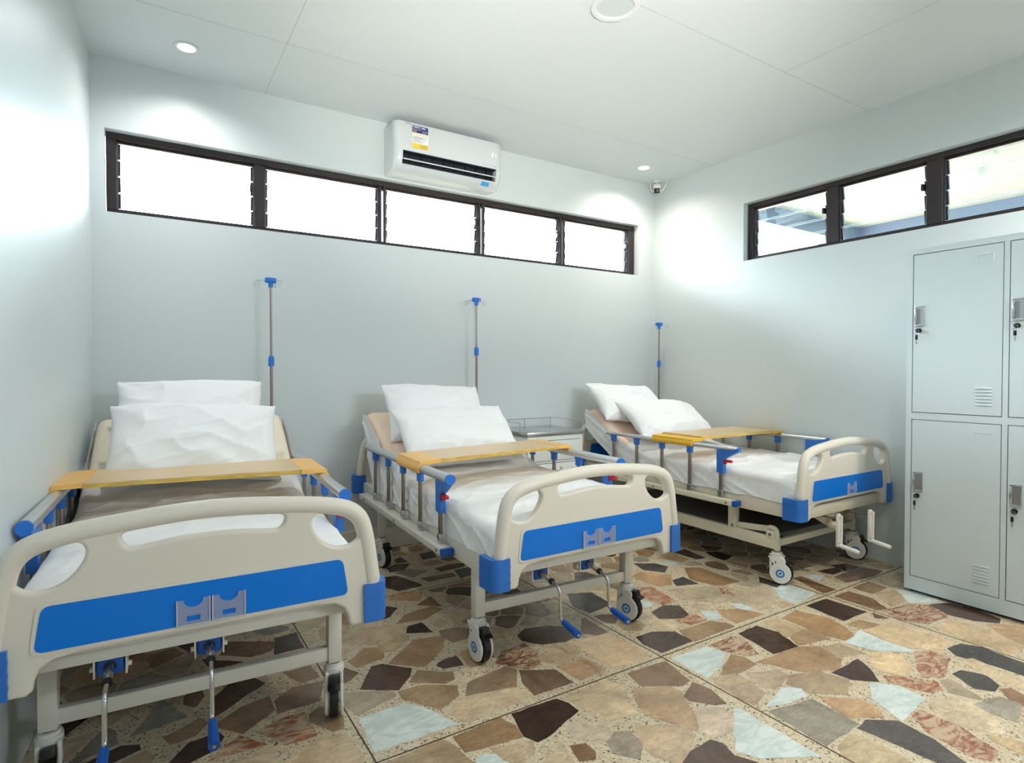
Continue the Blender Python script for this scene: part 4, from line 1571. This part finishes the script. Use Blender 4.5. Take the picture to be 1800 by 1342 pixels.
# ================================================================== furniture and fittings
def bedside_cabinet():
    x0, x1, y0, y1, zt = 2.45, 2.945, -.455, -.045, .765
    root = thing('bedside_cabinet', 'white metal bedside cabinet with steel railed top between the middle and right beds', 'cabinet', ((x0 + x1) / 2, (y0 + y1) / 2, 0))
    w, d = x1 - x0, y1 - y0
    b = MB()
    b.box((0, 0, .41), (w - .01, d - .01, .66), 'cabinet_steel', bev=.006)
    for sx in (-1, 1):
        for sy in (-1, 1):
            b.cyl((sx * (w / 2 - .04), sy * (d / 2 - .04), 0), (sx * (w / 2 - .04), sy * (d / 2 - .04), .085), .016, 'black_rubber', 12)
    b.build('body', root, 30)
    t = MB()
    t.box((0, 0, .757), (w + .012, d + .012, .030), 'stainless', bev=.006)
    t.build('top_tray', root, 30)
    r = MB()
    zr = .832
    loop = [(-w / 2, -d / 2 + .10, zr), (-w / 2, d / 2, zr), (w / 2, d / 2, zr), (w / 2, -d / 2 + .01, zr)]
    r.tube(loop, .0028, 'chrome', 8)
    for x, y in ((-w / 2, -d / 2 + .10), (-w / 2, d / 2), (0, d / 2), (w / 2, d / 2), (w / 2, -d / 2 + .01)):
        r.cyl((x, y, .770), (x, y, zr + .002), .0028, 'chrome', 8)
    r.build('gallery_rail', root, 40)
    yf = -d / 2 + .005

    def front(nm, za, zb, hz):
        g = MB()
        g.box((0, yf - .001, (za + zb) / 2), (w - .066, .004, zb - za + .006), 'gap_dark')
        g.box((0, yf - .004, (za + zb) / 2), (w - .074, .010, zb - za), 'cabinet_steel', bev=.003)
        o = g.build(nm, root, 30)
        h = MB()
        h.tube(smooth_loop([(-.036, yf - .010, hz + .012), (-.034, yf - .030, hz + .006), (-.018, yf - .036, hz - .003), (0, yf - .037, hz - .005),
                            (.018, yf - .036, hz - .003), (.034, yf - .030, hz + .006), (.036, yf - .010, hz + .012)], 4, False), .0045, 'chrome', 10)
        for sx in (-1, 1):
            h.ball((sx * .036, yf - .012, hz + .010), .010, 'chrome')
        h.build('handle', o, 60)
    front('drawer', .565, .705, .662)
    front('door', .12, .545, .50)


bedside_cabinet()


def locker():
    xf = 3.716
    ya, yb = -2.250, -3.120
    root = thing('locker', 'pale grey steel locker with four doors standing against the right wall', 'locker', ((xf + W) / 2, (ya + yb) / 2, 0))
    D, Wd = W - .004 - xf, ya - yb
    # local: front face at x = -D/2, +y towards the back wall
    fx = -D / 2
    b = MB()
    b.box((.008, 0, .935), (D - .016, Wd, 1.834), 'locker_steel', bev=.004)
    # front frame stiles and rails, standing proud of the door gaps
    cols = [(-.028, -.4165), (-.442, -.8305)]
    rows = [(.977, 1.819), (.093, .938)]

    def pan(y_0, y_1, z_0, z_1):
        b.box((fx + .008, Wd / 2 + (y_0 + y_1) / 2, (z_0 + z_1) / 2), (.016, abs(y_1 - y_0), z_1 - z_0), 'locker_steel')
    pan(0, -.026, .018, 1.852)
    pan(-.4185, -.440, .975, 1.821)
    pan(-.4185, -.440, .091, .940)
    pan(-.8325, -Wd, .018, 1.852)
    pan(-.026, -.8325, 1.821, 1.852)
    pan(-.026, -.8325, .940, .975)
    pan(-.026, -.8325, .018, .091)
    b.box((.01, 0, .010), (D - .05, Wd - .02, .020), 'black_rubber')  # black strip stands in for the shadow line under the locker
    for (y_0, y_1) in cols:
        for (z_0, z_1) in rows:
            b.box((fx + .0165, Wd / 2 + (y_0 + y_1) / 2, (z_0 + z_1) / 2), (.001, abs(y_1 - y_0) + .004, z_1 - z_0 + .004), 'gap_dark')
    # faint raised maker's letters on the top rail
    for i, (dy, hh) in enumerate(((0, .016), (.006, .016), (.012, .016), (.020, .012), (.027, .016), (.036, .010))):
        b.box((fx - .0002, Wd / 2 - .075 - dy, 1.838), (.001, .002, hh), 'locker_steel')
    b.build('body', root, 30)
    for (y_0, y_1) in cols:
        for ri, (z_0, z_1) in enumerate(rows):
            yc = Wd / 2 + (y_0 + y_1) / 2
            wd = abs(y_1 - y_0) - .003
            d_ = MB()
            d_.box((fx + .0085, yc, (z_0 + z_1) / 2), (.016, wd, z_1 - z_0 - .003), 'locker_steel', bev=.0015, seg=1)
            yl = Wd / 2 + y_0                                  # hinge-free edge, towards the back wall
            # pressed vents
            for q in range(6):
                zz = z_0 + .053 + q * .0165
                d_.tube([(fx + .0010, yl - .282, zz), (fx - .0020, yl - .288, zz), (fx - .0020, yl - .342, zz), (fx + .0010, yl - .348, zz)], .0042, 'locker_steel', 8)
            d_o = d_.build('door', root, 30)
            # embossed card holder
            zc = z_1 - .068
            t = MB()
            for (yy, zz, sy, sz) in ((-.313, .022, .074, .003), (-.2775, .002, .003, .040), (-.3485, .002, .003, .040), (-.284, -.019, .014, .003), (-.342, -.019, .014, .003)):
                t.box((fx - .0006, yl + yy, zc + zz), (.0032, sy, sz), 'locker_steel', bev=.001, seg=1)
            t.build('card_holder', d_o, 30)
            # recessed chrome handle
            hz = z_0 + .513 if ri == 1 else z_0 + .513
            h = MB()
            yh = yl - .034
            h.box((fx - .0012, yh, hz), (.0045, .046, .108), 'chrome', bev=.0015, seg=1)
            h.box((fx - .0030, yh - .004, hz), (.0020, .030, .082), 'handle_pocket')
            h.box((fx - .0060, yh + .017, hz), (.010, .012, .084), 'chrome', bev=.003)
            for s_ in (-1, 1):
                h.box((fx - .0050, yh, hz + s_ * .050), (.008, .046, .009), 'chrome', bev=.002)
            h.box((fx - .0036, yh - .012, hz), (.0015, .016, .080), 'stainless')
            h.build('handle', d_o, 30)
            k_ = MB()
            zk = hz - .076
            k_.cyl((fx, yh + .004, zk), (fx - .004, yh + .004, zk), .0125, 'black_plastic', 20)
            k_.cyl((fx - .003, yh + .004, zk), (fx - .022, yh + .004, zk), .0095, 'black_plastic', 18)
            k_.build('lock', d_o, 40)
            ky = MB()
            ring = [(fx - .024 + 0, yh + .004 + .010 * math.cos(2 * PI * i / 16), zk - .012 + .013 * math.sin(2 * PI * i / 16)) for i in range(16)]
            ky.tube(ring, .0008, 'chrome', 6, closed=True)
            ky.box((fx - .024, yh + .006, zk - .036), (.006, .012, .025), 'black_plastic', bev=.002)
            ky.box((fx - .024, yh + .006, zk - .060), (.0018, .005, .026), 'chrome')
            ky.build('key', d_o, 40)
    return root


locker()


def split_unit():
    x0, x1 = 1.598, 2.402
    root = thing('air_conditioner', 'white split air conditioner high on the back wall above the strip window', 'air conditioner', ((x0 + x1) / 2, -.001, 0))
    hw = (x1 - x0) / 2
    full = [(0, 2.815), (-.165, 2.822), (-.190, 2.817), (-.202, 2.800), (-.205, 2.62), (-.202, 2.585), (-.186, 2.545), (-.155, 2.512), (-.11, 2.498), (0, 2.500)]
    slot = [(0, 2.815), (-.165, 2.822), (-.190, 2.817), (-.202, 2.800), (-.205, 2.626), (-.150, 2.620), (-.105, 2.585), (-.120, 2.548), (-.186, 2.543), (-.155, 2.512), (-.11, 2.498), (0, 2.500)]
    xx = Matrix(((0, 0, 1, 0), (1, 0, 0, 0), (0, 1, 0, 0), (0, 0, 0, 1)))
    b = MB()
    b.prism(slot, xx, 2 * (hw - .052), 'unit_white')

    def cheek(s):
        n = 6
        rows = []
        for i in range(n + 1):
            t = i / n
            k_ = math.cos(t * PI / 2)
            # the cheek rounds back towards the wall at its outer end
            q = []
            for y, z in full:
                yy = y * (1 - .16 * (1 - k_))
                zz = 2.66 + (z - 2.66) * (1 - .05 * (1 - k_))
                q.append(b.bm.verts.new((s * (hw - .052 + .052 * math.sin(t * PI / 2)), yy, zz)))
            rows.append(q)
        i_ = b.slot('unit_white')
        m_ = len(full)
        for a, c in zip(rows[:-1], rows[1:]):
            for j in range(m_):
                fc = b.bm.faces.new((a[j], a[(j + 1) % m_], c[(j + 1) % m_], c[j]))
                fc.material_index = i_
        fc = b.bm.faces.new(rows[-1])
        fc.material_index = i_
        fc = b.bm.faces.new(rows[0])
        fc.material_index = i_
    cheek(-1)
    cheek(1)
    b.build('casing', root, 35)
    v = MB()
    v.box((0, -.126, 2.583), (2 * hw - .108, .062, .072), 'vent_dark')
    for i in range(8):
        v.box((-hw + .11 + i * .083, -.160, 2.590), (.003, .02, .05), 'vent_dark', rot=(0, 0, .3))
    v.box((0, -.172, 2.6215), (2 * hw - .106, .062, .004), 'vent_dark')
    v.box((0, -.155, 2.5465), (2 * hw - .106, .066, .003), 'vent_dark')
    v.build('air_outlet', root, 30)
    f_ = MB()
    f_.box((0, -.186, 2.578), (2 * hw - .110, .046, .008), 'unit_white', rot=(.42, 0, 0), bev=.003)
    f_.build('louvre_flap', root, 30)
    yf = -.2055
    up = Matrix(((1, 0, 0, 0), (0, 0, -1, 0), (0, 1, 0, 0), (0, 0, 0, 1)))

    def flat(bb, xa, xb, za, zb, m_, lift=.0004):
        bb.box(((xa + xb) / 2, yf - lift, (za + zb) / 2), (xb - xa, .0006, zb - za), m_)
    cx = (x0 + x1) / 2
    e_ = MB()
    xa, xb = 1.714 - cx, 1.825 - cx
    flat(e_, xa, xb, 2.650, 2.796, 'label_white')
    flat(e_, xa, xb, 2.751, 2.796, 'label_navy', .0008)
    flat(e_, xa + .004, xa + .062, 2.7715, 2.7745, 'label_yellow', .0011)
    flat(e_, xa + .068, xb - .004, 2.756, 2.770, 'ink_grey', .0011)
    e_.mesh(text_mesh('ENERGY LABEL', .0135, .0002), Matrix.Translation((xa + .004, yf - .0013, 2.7825)) @ up, 'label_white')
    e_.mesh(text_mesh('5.45', .014, .0003), Matrix.Translation((xa + .006, yf - .0013, 2.7555)) @ up, 'label_yellow')
    for i in range(5):
        st = []
        for j in range(10):
            a = PI / 2 + j * PI / 5
            rr = .0085 if j % 2 == 0 else .0038
            st.append((xa + .012 + i * .0215 + rr * math.cos(a), 2.740 + rr * math.sin(a)))
        e_.prism(st, Matrix.Translation((0, yf - .0011, 0)) @ up, .0006, 'label_yellow')
    for zz, L in ((2.724, .10), (2.718, .07), (2.712, .095), (2.704, .05), (2.698, .08), (2.690, .06)):
        flat(e_, xa + .005, xa + .005 + L, zz, zz + .0022, 'ink_grey', .0008)
    flat(e_, xa, xb, 2.650, 2.682, 'label_yellow', .0008)
    for zz in (2.674, 2.668, 2.662, 2.656):
        flat(e_, xa + .054, xb - .006, zz, zz + .0018, 'ink_grey', .0011)
    e_.build('energy_label', root, 0)
    dsp = MB()
    seg = {'a': (0, .012, .011, .0025), 'b': (.0055, .006, .0025, .011), 'c': (.0055, -.006, .0025, .011), 'd': (0, -.012, .011, .0025),
           'e': (-.0055, -.006, .0025, .011), 'f': (-.0055, .006, .0025, .011), 'g': (0, 0, .011, .0025)}
    for x, on in ((2.318, 'abged'), (2.342, 'bc')):
        for s_ in on:
            dx, dz, sx, sz = seg[s_]
            dsp.box((x - cx + dx, yf - .0004, 2.720 + dz), (sx, .0006, sz), 'display_glow')
    dsp.build('temperature_display', root, 0)
    s_ = MB()
    for i in range(9):
        flat(s_, 2.235 - cx + i * .006, 2.239 - cx + i * .006, 2.6415, 2.6435, 'ink_grey')
        flat(s_, 2.300 - cx + i * .006, 2.304 - cx + i * .006, 2.6415, 2.6435, 'ink_grey')
    for i in range(5):
        flat(s_, 1.668 - cx + i * .0075, 1.673 - cx + i * .0075, 2.7985, 2.8025, 'ink_grey')
    s_.build('maker_lettering', root, 0)
    t = MB()
    t.box((2.278 - cx, -.168, 2.5205), (.062, .030, .0008), 'label_blue', rot=(-.82, 0, 0))
    t.build('sticker', root, 0)


split_unit()


def security_camera():
    root = thing('security_camera', 'small white security camera with two aerials in the ceiling corner', 'camera', (4.045, -.115, H))
    b = MB()
    b.cyl((0, 0, 0), (0, 0, -.012), .030, 'white_plastic', 24)
    b.cyl((0, 0, -.010), (0, 0, -.040), .011, 'white_plastic', 16)
    b.build('mount', root)
    # body looks along d, down into the room
    d = Vector((-.70, -.66, -.27)).normalized()
    q = Vector((0, -1, 0)).rotation_difference(d).to_matrix().to_4x4()
    mx = Matrix.Translation((0, 0, -.072)) @ Matrix.Rotation(math.atan2(d.x, -d.y), 4, 'Z') @ Matrix.Rotation(math.asin(-d.z), 4, 'X')
    c = MB()
    t = MB()
    t.box((0, .0, .006), (.064, .100, .082), 'white_plastic', bev=.018, seg=4)
    me = t.build('tmp', None)
    c.mesh(me.data, mx, 'white_plastic')
    c.build('housing', root, 50)
    bpy.data.objects.remove(me)
    t = MB()
    t.box((0, -.0485, -.008), (.050, .008, .046), 'black_plastic', bev=.0038, seg=2)
    me = t.build('tmp', None)
    f_ = MB()
    f_.mesh(me.data, mx, 'black_plastic')
    f_.build('lens_face', root, 40)
    bpy.data.objects.remove(me)
    for s in (-1, 1):
        a = MB()
        p0 = mx @ Vector((s * .030, .01, -.012))
        p1 = mx @ Vector((s * .044, .012, -.010))
        p2 = mx @ Vector((s * (.048 if s < 0 else .052), .012, -.004))
        p3 = mx @ Vector((s * (.062 if s < 0 else .084), .012, .056))
        a.tube([p0, p1, p2, p3], [.004, .005, .006, .004], 'white_plastic', 8)
        a.build('aerial', root)


security_camera()


def downlight(x, y, label, power, tint=(1.0, .97, .92)):
    root = thing('ceiling_downlight', label, 'ceiling light', (x, y, H), 0, 'ceiling downlights')
    b = MB()
    ring = filled([[(.055 * math.cos(2 * PI * i / 32), .055 * math.sin(2 * PI * i / 32)) for i in range(32)],
                   [(.043 * math.cos(2 * PI * i / 32), .043 * math.sin(2 * PI * i / 32)) for i in range(32)]], .0015, .0015, 1)
    b.mesh(ring, Matrix.Translation((0, 0, -.0035)), 'lamp_rim')
    b.build('rim', root)
    MB().cyl((0, 0, -.0005), (0, 0, -.003), .043, 'lamp_glow', 32).build('diffuser', root)
    d = bpy.data.lights.new('downlight_lamp', 'SPOT')
    d.energy = power
    d.color = tint
    d.spot_size = math.radians(150)
    d.spot_blend = .95
    d.shadow_soft_size = .04
    o = bpy.data.objects.new('downlight_lamp', d)
    COL.objects.link(o)
    o.parent = root
    o.location = (0, 0, -.012)


downlight(.426, -.330, 'lit ceiling downlight above the bed by the left wall', LAMP_W * .8)
downlight(3.690, -.310, 'lit ceiling downlight near the corner with the security camera', LAMP_W * 1.2, (1.0, .91, .78))
downlight(2.06, -3.35, 'added unseen fill downlight behind the camera in the middle', LAMP_W * 1.9, (1.0, .94, .84))
downlight(3.72, -3.35, 'added unseen fill downlight behind the camera at right', LAMP_W * 2.8, (1.0, .90, .75))

t = thing('ceiling_panel_light', 'round unlit panel light in the middle of the ceiling', 'ceiling light', (2.045, -1.765, H))
b = MB()
b.mesh(filled([[(.106 * math.cos(2 * PI * i / 48), .106 * math.sin(2 * PI * i / 48)) for i in range(48)],
               [(.088 * math.cos(2 * PI * i / 48), .088 * math.sin(2 * PI * i / 48)) for i in range(48)]], .004, .003, 2), Matrix.Translation((0, 0, -.007)), 'lamp_rim')
b.build('rim', t)
MB().cyl((0, 0, -.001), (0, 0, -.005), .089, 'lens_grey', 48).build('diffuser', t)
